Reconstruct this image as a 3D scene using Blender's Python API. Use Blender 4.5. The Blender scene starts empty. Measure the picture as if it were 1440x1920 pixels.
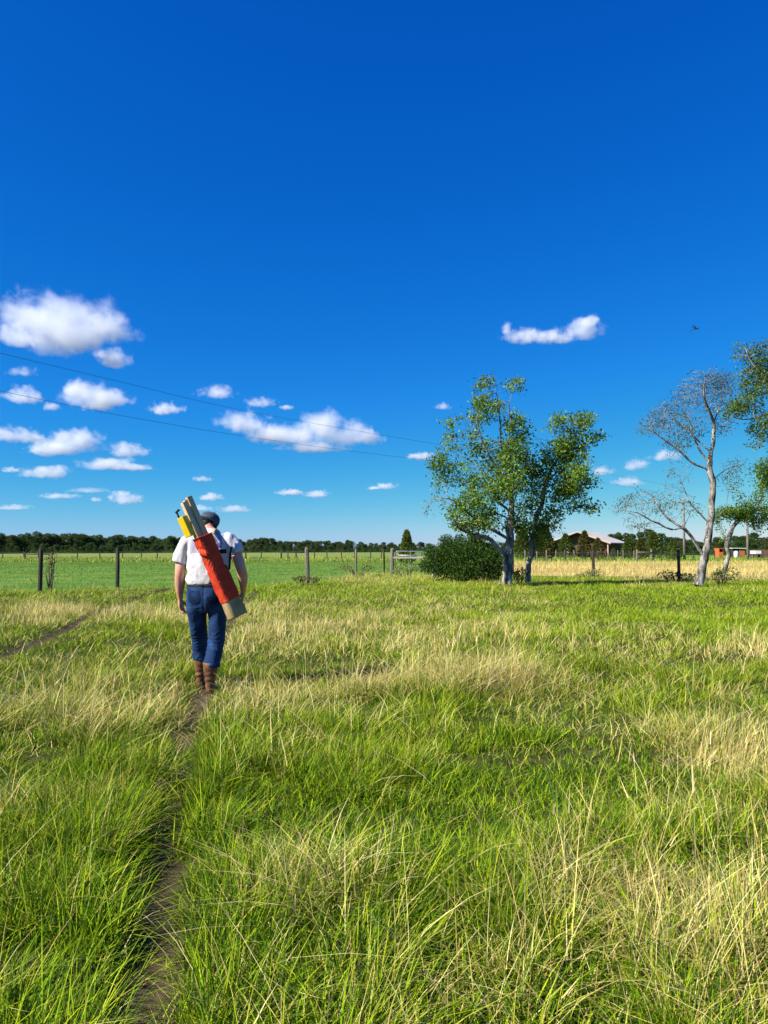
import bpy, bmesh, math, random
import numpy as np
from mathutils import Vector, Matrix, kdtree
from math import radians as R, sin, cos, pi

# ------------------------------------------------------------------ camera, sky, sun, exposure
SC = bpy.context.scene
COL = SC.collection
F, H = 1442.0, 1.42                     # focal length in photo pixels (1440x1920), eye height
PITCH = math.atan(68.0 / F)
cam_d = bpy.data.cameras.new('camera'); cam = bpy.data.objects.new('camera', cam_d); COL.objects.link(cam)
cam_d.sensor_fit = 'VERTICAL'; cam_d.sensor_height = 24; cam_d.lens = 24 * F / 1920
cam_d.clip_start = 0.05; cam_d.clip_end = 60000
cam.location = (0, 0, H); cam.rotation_euler = (pi / 2 + PITCH, 0, 0)
SC.camera = cam

SUN_AZ, SUN_EL = 243.0, 39.0            # compass-style azimuth from +Y towards +X
world = bpy.data.worlds.new('World'); SC.world = world; world.use_nodes = True
wn = world.node_tree; bg = wn.nodes['Background']
sky = wn.nodes.new('ShaderNodeTexSky'); sky.sky_type = 'NISHITA'; sky.sun_disc = False
sky.sun_elevation = R(SUN_EL); sky.sun_rotation = R(SUN_AZ)
sky.air_density = 0.7; sky.dust_density = 0.2; sky.ozone_density = 6.0
sep = wn.nodes.new('ShaderNodeSeparateColor'); com = wn.nodes.new('ShaderNodeCombineColor')
wn.links.new(sky.outputs[0], sep.inputs[0])
for ch, (gm, gain) in enumerate(((2.5, 1.55), (1.03, 0.58), (0.57, 0.65))):   # deep saturated film-like blue
    m1 = wn.nodes.new('ShaderNodeMath'); m1.operation = 'MULTIPLY'; m1.inputs[1].default_value = 0.1
    m2 = wn.nodes.new('ShaderNodeMath'); m2.operation = 'POWER'; m2.inputs[1].default_value = gm
    m3 = wn.nodes.new('ShaderNodeMath'); m3.operation = 'MULTIPLY'; m3.inputs[1].default_value = gain * 10
    wn.links.new(sep.outputs[ch], m1.inputs[0]); wn.links.new(m1.outputs[0], m2.inputs[0])
    m4 = wn.nodes.new('ShaderNodeMath'); m4.operation = 'MINIMUM'; m4.inputs[1].default_value = 4.3
    wn.links.new(m2.outputs[0], m3.inputs[0]); wn.links.new(m3.outputs[0], m4.inputs[0]); wn.links.new(m4.outputs[0], com.inputs[ch])
wn.links.new(com.outputs[0], bg.inputs[0]); bg.inputs[1].default_value = 0.1

sun_d = bpy.data.lights.new('sun', 'SUN'); sun_d.energy = 5.0; sun_d.angle = R(0.53); sun_d.color = (1.0, 0.95, 0.86)
sun = bpy.data.objects.new('sun', sun_d); COL.objects.link(sun)
sdir = Vector((sin(R(SUN_AZ)) * cos(R(SUN_EL)), cos(R(SUN_AZ)) * cos(R(SUN_EL)), sin(R(SUN_EL))))
sun.rotation_euler = sdir.to_track_quat('Z', 'Y').to_euler(); sun.location = sdir * 50

vs = SC.view_settings
vs.view_transform = 'Standard'; vs.look = 'None'; vs.exposure = 0.9; vs.gamma = 1.0; vs.use_curve_mapping = False
cy = SC.cycles
cy.max_bounces = 12; cy.diffuse_bounces = 1; cy.glossy_bounces = 2; cy.transmission_bounces = 4
cy.transparent_max_bounces = 8; cy.volume_bounces = 10; cy.volume_step_rate = 1.0; cy.volume_max_steps = 256
cy.use_denoising = True
try: cy.denoiser = 'OPENIMAGEDENOISE'; cy.denoising_prefilter = 'ACCURATE'
except Exception: pass
cy.caustics_reflective = False; cy.caustics_refractive = False

random.seed(7)
RNG = np.random.default_rng(11)

# ------------------------------------------------------------------ pixel -> place
def ray(px, py):
    u = (px - 720) / F; v = (960 - py) / F
    return np.array([u, cos(PITCH) - v * sin(PITCH), sin(PITCH) + v * cos(PITCH)])
def at(px, py, Y):                      # point on the pixel's ray at depth Y
    d = ray(px, py); t = Y / d[1]
    return np.array([d[0] * t, Y, H + d[2] * t])
def gp(px, py, z=0.0):                  # point where the pixel's ray meets height z
    d = ray(px, py); t = (z - H) / d[2]
    return np.array([d[0] * t, d[1] * t, z])

# ------------------------------------------------------------------ noise
_T = np.random.default_rng(5).random((256, 256))
def vnoise(x, y, s=0):
    x = np.asarray(x, float) + s * 17.31; y = np.asarray(y, float) + s * 9.77
    xi = np.floor(x).astype(int); yi = np.floor(y).astype(int)
    fx = x - xi; fy = y - yi
    fx = fx * fx * (3 - 2 * fx); fy = fy * fy * (3 - 2 * fy)
    a = _T[xi & 255, yi & 255]; b = _T[(xi + 1) & 255, yi & 255]
    c = _T[xi & 255, (yi + 1) & 255]; d = _T[(xi + 1) & 255, (yi + 1) & 255]
    return (a * (1 - fx) + b * fx) * (1 - fy) + (c * (1 - fx) + d * fx) * fy
def fbm(x, y, s=0, o=4):
    r = 0; a = 0.5; n = 0
    for k in range(o):
        r = r + a * vnoise(np.asarray(x) * 2 ** k, np.asarray(y) * 2 ** k, s + k); n += a; a *= 0.5
    return r / n
def sstep(a, b, x):
    t = np.clip((x - a) / (b - a), 0, 1); return t * t * (3 - 2 * t)

# ------------------------------------------------------------------ objects
def tag(o, label=None, cat=None, group=None, kind=None):
    if label: o['label'] = label
    if cat: o['category'] = cat
    if group: o['group'] = group
    if kind: o['kind'] = kind
    return o
def empty(name, loc=(0, 0, 0), rz=0):
    o = bpy.data.objects.new(name, None); COL.objects.link(o)
    o.location = tuple(float(v) for v in loc); o.rotation_euler = (0, 0, rz); o.empty_display_size = 0.2
    return o
def link(name, me, mat, parent=None):
    o = bpy.data.objects.new(name, me); COL.objects.link(o)
    if mat is not None and len(me.materials) == 0: me.materials.append(mat)
    if parent is not None: o.parent = parent
    return o
def mesh_np(name, V, T, col=None, smooth=False):
    """triangle mesh from numpy; T (n,3); col (nv,3)"""
    me = bpy.data.meshes.new(name)
    V = np.ascontiguousarray(V, np.float32); T = np.ascontiguousarray(T, np.int32)
    me.vertices.add(len(V)); me.vertices.foreach_set('co', V.ravel())
    me.loops.add(T.size); me.loops.foreach_set('vertex_index', T.ravel())
    me.polygons.add(len(T)); me.polygons.foreach_set('loop_start', np.arange(0, T.size, 3, dtype=np.int32))
    try: me.polygons.foreach_set('loop_total', np.full(len(T), 3, np.int32))
    except Exception: pass
    if col is not None:
        a = me.attributes.new('col', 'FLOAT_COLOR', 'POINT')
        c4 = np.ones((len(V), 4), np.float32); c4[:, :3] = col
        a.data.foreach_set('color', c4.ravel())
    me.polygons.foreach_set('use_smooth', np.full(len(T), smooth, bool))
    me.update(calc_edges=True); me.validate()
    return me
def from_bm(name, bm, smooth=False):
    bmesh.ops.recalc_face_normals(bm, faces=bm.faces[:])
    me = bpy.data.meshes.new(name); bm.to_mesh(me); bm.free()
    if smooth: me.polygons.foreach_set('use_smooth', np.ones(len(me.polygons), bool))
    return me
def bm_box(bm, c, s, M=None, bev=0.0):
    c = Vector(tuple(c)); s = Vector(tuple(s))
    mat = Matrix.Translation(c) @ Matrix.Diagonal((s.x, s.y, s.z, 1))
    if M is not None: mat = M @ mat
    g = bmesh.ops.create_cube(bm, size=1.0, matrix=mat)
    if bev:
        es = list({e for v in g['verts'] for e in v.link_edges})
        bmesh.ops.bevel(bm, geom=es, offset=bev, segments=2, affect='EDGES', profile=0.6)
def bm_tube(bm, pts, rad, seg=10, ref=(1, 0, 0), cap=True, power=2.0):
    """loft elliptical rings along pts; rad: number or (a,b) per point, a along ref"""
    pts = [Vector(tuple(float(q) for q in p)) for p in pts]; n = len(pts)
    if not isinstance(rad, (list, tuple)) or (len(rad) == 2 and n != 2 and not isinstance(rad[0], (list, tuple))): rad = [rad] * n
    rad = [(r if isinstance(r, (tuple, list)) else (r, r)) for r in rad]
    rings = []; rf = Vector(ref)
    for i, p in enumerate(pts):
        t = (pts[min(i + 1, n - 1)] - pts[max(i - 1, 0)]).normalized()
        u = rf - t * t.dot(rf)
        if u.length < 1e-3: u = Vector((0, 1, 0)) - t * t.y
        u.normalize(); v = t.cross(u)
        ring = []
        for k in range(seg):
            a = 2 * pi * k / seg; ca, sa = cos(a), sin(a)
            if power != 2.0:
                ca = math.copysign(abs(ca) ** (2 / power), ca); sa = math.copysign(abs(sa) ** (2 / power), sa)
            ring.append(bm.verts.new(p + u * (rad[i][0] * ca) + v * (rad[i][1] * sa)))
        rings.append(ring)
    for i in range(n - 1):
        for k in range(seg):
            bm.faces.new((rings[i][k], rings[i][(k + 1) % seg], rings[i + 1][(k + 1) % seg], rings[i + 1][k]))
    if cap:
        bm.faces.new(rings[0][::-1]); bm.faces.new(rings[-1])
    return rings
def cr(pts, n):                          # Catmull-Rom resampling of rows (any width)
    P = np.array(pts, float); P = np.vstack([2 * P[0] - P[1], P, 2 * P[-1] - P[-2]])
    out = []
    for i in range(1, len(P) - 2):
        for t in np.linspace(0, 1, n, endpoint=False):
            a, b, c, d = P[i - 1:i + 3]
            out.append(0.5 * (2 * b + (c - a) * t + (2 * a - 5 * b + 4 * c - d) * t * t + (3 * b - a - 3 * c + d) * t ** 3))
    out.append(P[-2]); return np.array(out)
def fuse(bm, voxel, smooth=4, name='m'):
    """voxel-union of overlapping closed shells into one continuous mesh"""
    me = from_bm('tmp', bm); o = bpy.data.objects.new('tmp', me); COL.objects.link(o)
    m = o.modifiers.new('r', 'REMESH'); m.mode = 'VOXEL'; m.voxel_size = voxel; m.use_smooth_shade = True
    if smooth:
        s = o.modifiers.new('s', 'SMOOTH'); s.factor = 0.5; s.iterations = smooth
    dg = bpy.context.evaluated_depsgraph_get(); dg.update()
    out = bpy.data.meshes.new_from_object(o.evaluated_get(dg)); out.name = name
    bpy.data.objects.remove(o); bpy.data.meshes.remove(me)
    out.polygons.foreach_set('use_smooth', np.ones(len(out.polygons), bool))
    return out
def displace(me, fn):
    n = len(me.vertices); co = np.empty(n * 3, np.float32); me.vertices.foreach_get('co', co); co = co.reshape(-1, 3)
    no = np.empty(n * 3, np.float32); me.vertices.foreach_get('normal', no); no = no.reshape(-1, 3)
    co = co + no * np.asarray(fn(co, no))[:, None]
    me.vertices.foreach_set('co', np.ascontiguousarray(co, np.float32).ravel()); me.update()

# ------------------------------------------------------------------ materials
class MN:
    def __init__(s, name):
        s.m = bpy.data.materials.new(name); s.m.use_nodes = True; s.t = s.m.node_tree
        s.b = s.t.nodes['Principled BSDF']; s.out = s.t.nodes['Material Output']
    def n(s, typ, **kw):
        nd = s.t.nodes.new('ShaderNode' + typ)
        for k, v in kw.items(): setattr(nd, k, v)
        return nd
    def l(s, a, b): s.t.links.new(a, b)
    def noise(s, scale, detail=4, rough=0.55, vec=None, coord='Object'):
        tc = s.n('TexCoord'); nz = s.n('TexNoise'); nz.inputs['Scale'].default_value = scale
        nz.inputs['Detail'].default_value = detail; nz.inputs['Roughness'].default_value = rough
        if vec is not None:
            mp = s.n('Mapping'); mp.inputs['Scale'].default_value = vec
            s.l(tc.outputs[coord], mp.inputs[0]); s.l(mp.outputs[0], nz.inputs['Vector'])
        else: s.l(tc.outputs[coord], nz.inputs['Vector'])
        return nz.outputs['Fac']
    def ramp(s, fac, stops):
        r = s.n('ValToRGB'); e = r.color_ramp.elements
        e[0].position, e[0].color = stops[0][0], (*stops[0][1], 1)
        e[1].position, e[1].color = stops[-1][0], (*stops[-1][1], 1)
        for p, c in stops[1:-1]:
            x = e.new(p); x.color = (*c, 1)
        s.l(fac, r.inputs[0]); return r.outputs[0]
    def mix(s, fac, a, b):
        m = s.n('Mix', data_type='RGBA')
        for i, v in ((0, fac), (6, a), (7, b)):
            if isinstance(v, (int, float)): m.inputs[i].default_value = v
            elif isinstance(v, tuple): m.inputs[i].default_value = (*v, 1)
            else: s.l(v, m.inputs[i])
        return m.outputs[2]
    def math(s, op, a, b=None, clamp=False):
        m = s.n('Math', operation=op); m.use_clamp = clamp
        for i, v in ((0, a), (1, b)):
            if v is None: continue
            if isinstance(v, (int, float)): m.inputs[i].default_value = v
            else: s.l(v, m.inputs[i])
        return m.outputs[0]
    def bump(s, h, strength=0.3, dist=0.02):
        b = s.n('Bump'); b.inputs['Strength'].default_value = strength; b.inputs['Distance'].default_value = dist
        s.l(h, b.inputs['Height']); s.l(b.outputs[0], s.b.inputs['Normal'])
    def set(s, col=None, rough=0.8, spec=0.3, metal=0.0):
        if col is not None:
            if isinstance(col, tuple): s.b.inputs['Base Color'].default_value = (*col, 1)
            else: s.l(col, s.b.inputs['Base Color'])
        s.b.inputs['Roughness'].default_value = rough; s.b.inputs['Specular IOR Level'].default_value = spec
        s.b.inputs['Metallic'].default_value = metal
        return s.m
def two_tone(name, a, b, scale=8, rough=0.8, spec=0.3, metal=0.0, bump=0.0, vec=None, lo=0.35, hi=0.65, dist=0.01):
    m = MN(name); f = m.noise(scale, 5, 0.6, vec); c = m.ramp(f, [(lo, a), (hi, b)])
    if bump: m.bump(f, bump, dist)
    return m.set(c, rough, spec, metal)
def foliage(name, trans=0.35, rough=0.5, spec=0.25):
    m = MN(name); a = m.n('Attribute', attribute_name='col')
    m.set(a.outputs['Color'], rough, spec)
    tr = m.n('BsdfTranslucent'); hs = m.n('HueSaturation'); hs.inputs['Value'].default_value = 1.15; hs.inputs['Hue'].default_value = 0.49
    m.l(a.outputs['Color'], hs.inputs['Color']); m.l(hs.outputs[0], tr.inputs['Color'])
    mx = m.n('MixShader'); mx.inputs[0].default_value = trans
    m.l(m.b.outputs[0], mx.inputs[1]); m.l(tr.outputs[0], mx.inputs[2]); m.l(mx.outputs[0], m.out.inputs['Surface'])
    return m.m
M_GRASS = foliage('grass_blades', 0.12, 0.6, 0.08)
M_LEAF = foliage('leaves', 0.38, 0.5, 0.2)
M_BARK = two_tone('pale_bark', (0.075, 0.066, 0.056), (0.36, 0.335, 0.29), 7, 0.9, 0.15, bump=0.8, vec=(1, 1, 0.35), dist=0.03, lo=0.40, hi=0.60)
M_BARK_D = two_tone('dark_bark', (0.06, 0.05, 0.04), (0.16, 0.13, 0.10), 6, 0.9, 0.15, bump=0.6, vec=(1, 1, 0.3), dist=0.03)
M_POST = two_tone('weathered_post', (0.10, 0.085, 0.065), (0.27, 0.23, 0.18), 14, 0.9, 0.15, bump=0.6, vec=(1, 1, 0.12))
M_POST_D = two_tone('dark_post', (0.025, 0.022, 0.02), (0.09, 0.075, 0.06), 14, 0.9, 0.15, bump=0.6, vec=(1, 1, 0.12))
M_BOARD = two_tone('grey_board', (0.30, 0.27, 0.22), (0.52, 0.48, 0.41), 10, 0.85, 0.2, bump=0.5, vec=(0.1, 1, 1))
M_WIRE = two_tone('galvanised_wire', (0.16, 0.15, 0.14), (0.28, 0.27, 0.26), 40, 0.6, 0.4, 0.6)
M_PIPE = two_tone('galvanised_pipe', (0.38, 0.38, 0.38), (0.60, 0.60, 0.60), 20, 0.45, 0.5, 0.7)
M_CABLE = two_tone('cable', (0.012, 0.012, 0.014), (0.03, 0.03, 0.034), 30, 0.6, 0.3)

# ------------------------------------------------------------------ layout of the pasture
Z = 0.2
def g2(px, py, z=Z): p = gp(px, py, z); return (p[0], p[1])
PATH1 = np.array([gp(*p)[:2] for p in [(225, 2400), (262, 2050), (272, 1920), (286, 1800), (300, 1700), (306, 1600), (316, 1500), (334, 1420),
                  (354, 1360), (372, 1320), (384, 1292), (392, 1255), (404, 1215), (424, 1175), (450, 1140), (480, 1112)]])
PATH2 = np.array([gp(*p)[:2] for p in [(-200, 1300), (-90, 1262), (0, 1228), (60, 1205), (110, 1185), (150, 1162), (205, 1140), (262, 1120), (320, 1104)]])
def seg_dist(x, y, poly):
    best = np.full(np.shape(x), 1e9); side = np.zeros(np.shape(x))
    for (ax, ay), (bx, by) in zip(poly[:-1], poly[1:]):
        dx, dy = bx - ax, by - ay; L2 = dx * dx + dy * dy
        t = np.clip(((x - ax) * dx + (y - ay) * dy) / L2, 0, 1)
        d = np.hypot(x - ax - t * dx, y - ay - t * dy)
        s = np.sign((x - ax) * dy - (y - ay) * dx)
        side = np.where(d < best, s, side); best = np.minimum(best, d)
    return best, side
def path_d(x, y):
    d1, s1 = seg_dist(x, y, PATH1); d2, s2 = seg_dist(x, y, PATH2)
    w = 0.05 * (fbm(x * 2.2, y * 2.2, 31, 2) - 0.5)
    return d1 + w, s1, d2 * 0.8 + w
def gz(x, y):
    x = np.asarray(x, float); y = np.asarray(y, float)
    r = np.hypot(x, y); near = 1 - sstep(14, 26, r)
    d1, s, d2 = path_d(x, y)
    z = 0.11 * (fbm(x / 2.2, y / 2.2, 3, 3) - 0.5) * near
    z = z - 0.07 * np.exp(-(d1 / 0.11) ** 2) - 0.08 * np.exp(-(d2 / 0.16) ** 2)
    return z
def gz1(x, y): return float(gz(np.array([x]), np.array([y]))[0])

FA, FB = g2(75, 1098), g2(577, 1086)                      # left fence line
FC, FD = g2(668, 1072), g2(735, 1071)
RA, RB = g2(1113, 1075), g2(1273, 1080)                   # right fence line
def lineyx(P, Q): b = (Q[1] - P[1]) / (Q[0] - P[0]); return P[1] - b * P[0], b
LA, LB = lineyx(FA, FB); QA, QB = lineyx(FD, RA); SA, SB = lineyx(RA, RB)
def fence_y(x):
    """depth of the near fence at lateral x"""
    x = np.asarray(x, float)
    xs = [FA[0] - 40, FA[0], FB[0], FC[0], FD[0], RA[0], RB[0], RB[0] + 12]
    ys = [LA + LB * (FA[0] - 40), FA[1], FB[1], FC[1], FD[1], RA[1], RB[1], RB[1] - 3]
    return np.interp(x, xs, np.maximum(ys, 12))

# ---- ground sheet
def axis(fine0, fine1, step, far, grow=1.16, neg=True):
    a = list(np.arange(fine0, fine1, step)); s = step; v = a[-1]
    while v < far: s *= grow; v += s; a.append(v)
    if neg:
        s = step; v = fine0
        while v > -far: s *= grow; v -= s; a.insert(0, v)
    return np.array(a)
gx = axis(-7.5, 7.5, 0.13, 4000); gy = axis(1.2, 13.5, 0.13, 5000)
XX, YY = np.meshgrid(gx, gy); ZZ = gz(XX, YY)
nx, ny = len(gx), len(gy)
idx = np.arange(nx * ny).reshape(ny, nx)
q = np.stack([idx[:-1, :-1], idx[:-1, 1:], idx[1:, 1:], idx[1:, :-1]], -1).reshape(-1, 4)
tri = np.vstack([q[:, [0, 1, 2]], q[:, [0, 2, 3]]])
d1, _, d2 = path_d(XX.ravel(), YY.ravel())
bare = np.maximum(np.exp(-(d1 / 0.10) ** 2), 0.6 * np.exp(-(d2 / 0.16) ** 2))
gme = mesh_np('ground', np.stack([XX.ravel(), YY.ravel(), ZZ.ravel()], 1), tri, np.repeat(bare[:, None], 3, 1), True)
def mat_ground():
    m = MN('pasture_ground'); geo = m.n('NewGeometry'); sx = m.n('SeparateXYZ'); m.l(geo.outputs['Position'], sx.inputs[0])
    X, Y = sx.outputs[0], sx.outputs[1]
    n1 = m.noise(0.35, 5, 0.6); n2 = m.noise(6, 6, 0.65); n3 = m.noise(0.05, 3, 0.5)
    n4 = m.noise(1.0, 4, 0.6, vec=(0.05, 0.5, 1))
    soil = m.ramp(n2, [(0.3, (0.022, 0.020, 0.008)), (0.5, (0.05, 0.048, 0.014)), (0.7, (0.10, 0.085, 0.035))])
    dirt = m.ramp(n2, [(0.3, (0.045, 0.030, 0.018)), (0.7, (0.13, 0.09, 0.055))])
    at_ = m.n('Attribute', attribute_name='col')
    near = m.mix(at_.outputs['Fac'], soil, dirt)
    lawn = m.ramp(n1, [(0.3, (0.07, 0.16, 0.018)), (0.5, (0.10, 0.20, 0.025)), (0.7, (0.19, 0.24, 0.045))])
    pale = m.ramp(n4, [(0.3, (0.11, 0.19, 0.03)), (0.7, (0.24, 0.26, 0.07))])
    straw = m.ramp(n4, [(0.25, (0.22, 0.20, 0.06)), (0.5, (0.45, 0.34, 0.13)), (0.75, (0.55, 0.42, 0.17))])
    wob = m.math('MULTIPLY', m.math('SUBTRACT', n1, 0.5), 7.0)
    Yw = m.math('ADD', Y, wob)
    def step(a, b, v):
        r = m.n('MapRange', interpolation_type='SMOOTHSTEP'); r.inputs[1].default_value = a; r.inputs[2].default_value = b
        m.l(v, r.inputs[0]); return r.outputs[0]
    beyond = step(79, 88, Yw)
    left = m.mix(beyond, lawn, pale)
    right = m.mix(step(72, 80, Yw), straw, lawn)
    lr = m.mix(step(4.0, 9.0, m.math('ADD', X, m.math('MULTIPLY', wob, 0.25))), left, right)
    # past the near fence? left line and right line, whichever is nearer
    yl = m.math('SUBTRACT', Y, m.math('ADD', m.math('MULTIPLY', X, LB), LA))
    yr = m.math('SUBTRACT', Y, 39.0)
    isl = m.math('LESS_THAN', X, FB[0] + 1.0)
    dd = m.n('Mix', data_type='FLOAT'); m.l(isl, dd.inputs[0]); m.l(yr, dd.inputs[2]); m.l(yl, dd.inputs[3])
    lr = m.mix(step(300, 420, Y), lr, (0.075, 0.085, 0.055))
    m.set(m.mix(step(-0.6, 0.8, dd.outputs[0]), near, lr), 0.95, 0.1)
    m.bump(n2, 0.6, 0.05)
    return m.m
ground = tag(link('ground', gme, mat_ground()), 'flat pasture ground reaching to the distant wood', kind='structure')

# ------------------------------------------------------------------ grass
def blade_mesh(name, x, y, z, h, w, az, lean, curl, c0, c1, segs, smooth=False):
    """curved tapering blades; az = lean heading, c0 root colour, c1 tip colour"""
    n = len(x); fa = az + pi / 2 + RNG.normal(0, 0.6, n)
    wx, wy = np.cos(fa), np.sin(fa); lx, ly = np.cos(az), np.sin(az)
    rows = 2 * segs + 1
    V = np.empty((n, rows, 3), np.float32); C = np.empty((n, rows, 3), np.float32)
    for k in range(segs + 1):
        t = k / segs
        off = h * (lean * t + curl * t * t); up = h * (t - 0.35 * curl * t * t - 0.12 * lean * t)
        px, py, pz = x + lx * off, y + ly * off, z + up
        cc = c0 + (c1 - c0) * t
        if k < segs:
            ww = w * 0.5 * (1 - 0.75 * t ** 1.6)
            V[:, 2 * k, 0] = px - wx * ww; V[:, 2 * k, 1] = py - wy * ww; V[:, 2 * k, 2] = pz
            V[:, 2 * k + 1, 0] = px + wx * ww; V[:, 2 * k + 1, 1] = py + wy * ww; V[:, 2 * k + 1, 2] = pz
            C[:, 2 * k] = cc; C[:, 2 * k + 1] = cc
        else:
            V[:, 2 * k, 0] = px; V[:, 2 * k, 1] = py; V[:, 2 * k, 2] = pz; C[:, 2 * k] = cc
    f = []
    for k in range(segs - 1):
        a = 2 * k; f += [[a, a + 1, a + 3], [a, a + 3, a + 2]]
    a = 2 * (segs - 1); f.append([a, a + 1, a + 2])
    T = (np.array(f)[None] + (np.arange(n) * rows)[:, None, None]).reshape(-1, 3)
    return V.reshape(-1, 3), T, C.reshape(-1, 3)
def join_blades(name, parts, mat=M_GRASS):
    o = 0; Vs, Ts, Cs = [], [], []
    for V, T, C in parts: Vs.append(V); Ts.append(T + o); Cs.append(C); o += len(V)
    return link(name, mesh_np(name, np.vstack(Vs), np.vstack(Ts), np.clip(np.vstack(Cs), 0.005, 0.9)), mat)

def leaf_mesh(name, P, size, pal, flat=0.0, aspect=0.5, jitter=0.3, dirs=None, clump=0.0):
    """rhombic leaves (two triangles each) at points P"""
    n = len(P); d = RNG.normal(0, 1, (n, 3)); d[:, 2] *= (1 - flat); d /= np.linalg.norm(d, axis=1)[:, None]
    if dirs is not None: d = d * 0.8 + dirs; d /= np.linalg.norm(d, axis=1)[:, None]
    r = RNG.normal(0, 1, (n, 3)); s = np.cross(d, r); s /= np.linalg.norm(s, axis=1)[:, None] + 1e-9
    nn = np.cross(d, s); L = (size * RNG.uniform(1 - jitter, 1 + jitter, n))[:, None]
    V = np.stack([P, P + d * L * 0.5 + s * L * aspect * 0.5 + nn * L * 0.08, P + d * L, P + d * L * 0.5 - s * L * aspect * 0.5 + nn * L * 0.08], 1)
    T = (np.array([[0, 1, 2], [0, 2, 3]])[None] + (np.arange(n) * 4)[:, None, None]).reshape(-1, 3)
    C = pick(pal, n)
    if clump: C = C * (0.55 + 0.9 * fbm(P[:, 0] * clump + P[:, 1] * 0.7, P[:, 2] * clump + P[:, 1] * 0.9, 19, 2))[:, None]
    C = np.repeat(C[:, None], 4, 1)
    return mesh_np(name, V.reshape(-1, 3), T, C.reshape(-1, 3))

# patches seen in the photograph: pixel centre, size in metres, dryness, tallness; first two added greener and lower to deepen the walker's shadow
PATCH = [(590, 1250, 0.85, 0.6, -0.7, -1.2), (560, 1280, 0.6, 0.5, -0.5, -0.9), (230, 1560, 0.35, 0.5, -0.5, 0.1), (330, 1760, 0.2, 0.5, -0.5, 0.1), (900, 1560, 0.5, 0.25, -0.4, -0.3), (1300, 1560, 0.3, 0.2, -0.3, -0.2), (760, 1780, 0.25, 0.2, -0.4, -0.2), (386, 1330, 0.35, 0.9, -0.2, -0.9), (500, 1330, 0.5, 0.5, 0.0, -0.35), (540, 1180, 1.2, 1.0, 0.15, -0.2), (890, 1290, 1.5, 0.8, 0.95, 0.55), (250, 1330, 1.3, 1.2, 0.45, 0.25), (1360, 1430, 0.55, 0.6, 0.95, 0.5), (600, 1700, 0.25, 0.42, 0.85, 0.5),
         (1150, 1690, 0.6, 0.30, 0.65, 0.3), (850, 1880, 0.3, 0.2, 0.45, 0.0), (560, 1180, 2.5, 1.8, 0.22, 0.0), (150, 1150, 3, 1.5, 0.55, 0.2),
         (950, 1130, 3, 3, 0.35, 0.0), (1420, 1225, 1.2, 0.9, 0.75, 0.2), (70, 1560, 0.5, 0.5, 0.45, 0.2), (1380, 1850, 0.4, 0.4, 0.55, 0.3),
         (1040, 1430, 0.95, 0.5, -1.0, -0.75), (1300, 1150, 5, 5, -0.45, -0.4), (130, 1780, 0.5, 0.8, -0.6, 0.0), (440, 1560, 0.4, 0.5, -0.8, -0.25),
         (230, 1440, 0.5, 0.45, -0.7, 0.2), (800, 1330, 0.9, 0.3, -0.5, 0.1), (1120, 1300, 1.2, 1.5, -0.25, -0.2), (830, 1430, 0.4, 0.25, 0.3, 0.0),
         (660, 1420, 0.5, 0.4, 0.1, 0.15), (100, 1185, 2.0, 0.8, -0.5, -0.3), (1050, 1600, 0.8, 0.3, 0.1, 0.1), (700, 1600, 0.5, 0.3, -0.2, 0.1)]
PW = [(*gp(px, py)[:2], rx, ry, d, t) for px, py, rx, ry, d, t in PATCH]
def fields(x, y):
    dry = 0.24 + 0.95 * (fbm(x / 1.3, y / 1.7, 41, 4) - 0.5) + 0.55 * (fbm(x / 5, y / 5, 47, 2) - 0.5)
    tall = 0.06 + 1.0 * sstep(0.46, 0.58, fbm(x / 0.62, y / 0.62, 53, 3)) + 0.5 * (fbm(x / 4, y / 4, 59, 2) - 0.5)
    for cx, cyy, rx, ry, d, t in PW:
        g = np.exp(-((x - cx) / rx) ** 2 - ((y - cyy) / ry) ** 2); dry = dry + d * g; tall = tall + t * g
    d1, s1, d2 = path_d(x, y)
    dry = dry + 0.02 * sstep(10, 22, y); tall = tall - 0.55 * np.exp(-(d2 / 0.7) ** 2)
    pm = np.minimum(sstep(0.035, 0.17, d1), sstep(0.03, 0.18, d2))      # 0 on the trodden line
    bare1 = np.minimum(sstep(0.0, 0.065, d1), sstep(0.015, 0.14, d2))
    return np.clip(dry, 0, 1), np.clip(tall, 0.10, 1.4), pm, bare1, s1, d1
GREEN = np.array([[0.030, 0.075, 0.004], [0.058, 0.120, 0.004], [0.095, 0.190, 0.003], [0.160, 0.280, 0.003], [0.300, 0.380, 0.008], [0.045, 0.100, 0.004], [0.200, 0.290, 0.005]])
DRY = np.array([[0.74, 0.57, 0.21], [0.84, 0.68, 0.32], [0.60, 0.47, 0.13], [0.50, 0.36, 0.12], [0.74, 0.63, 0.27]])
GREENF = np.array([[0.085, 0.180, 0.005], [0.140, 0.260, 0.006], [0.210, 0.330, 0.008], [0.320, 0.400, 0.014], [0.26, 0.34, 0.012]])
MIDC = np.array([[0.40, 0.41, 0.022], [0.54, 0.48, 0.06], [0.30, 0.34, 0.018]])
def pick(P, n): return P[RNG.integers(0, len(P), n)] * RNG.uniform(0.75, 1.25, (n, 1))
def sample_fan(n, y0, y1, slope=0.56, pad=0.9):
    """uniform points on the ground in a fan in front of the camera"""
    A = lambda y: slope * y * y + 2 * pad * y
    a = RNG.uniform(A(y0), A(y1), n)
    y = (-2 * pad + np.sqrt(4 * pad * pad + 4 * slope * a)) / (2 * slope)
    x = RNG.uniform(-1, 1, n) * (slope * y + pad); return x, y
def fan_area(y0, y1, slope=0.56, pad=0.9): return slope * (y1 ** 2 - y0 ** 2) + 2 * pad * (y1 - y0)
WIND = 0.35                                                     # prevailing lean heading (towards +x)

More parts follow.
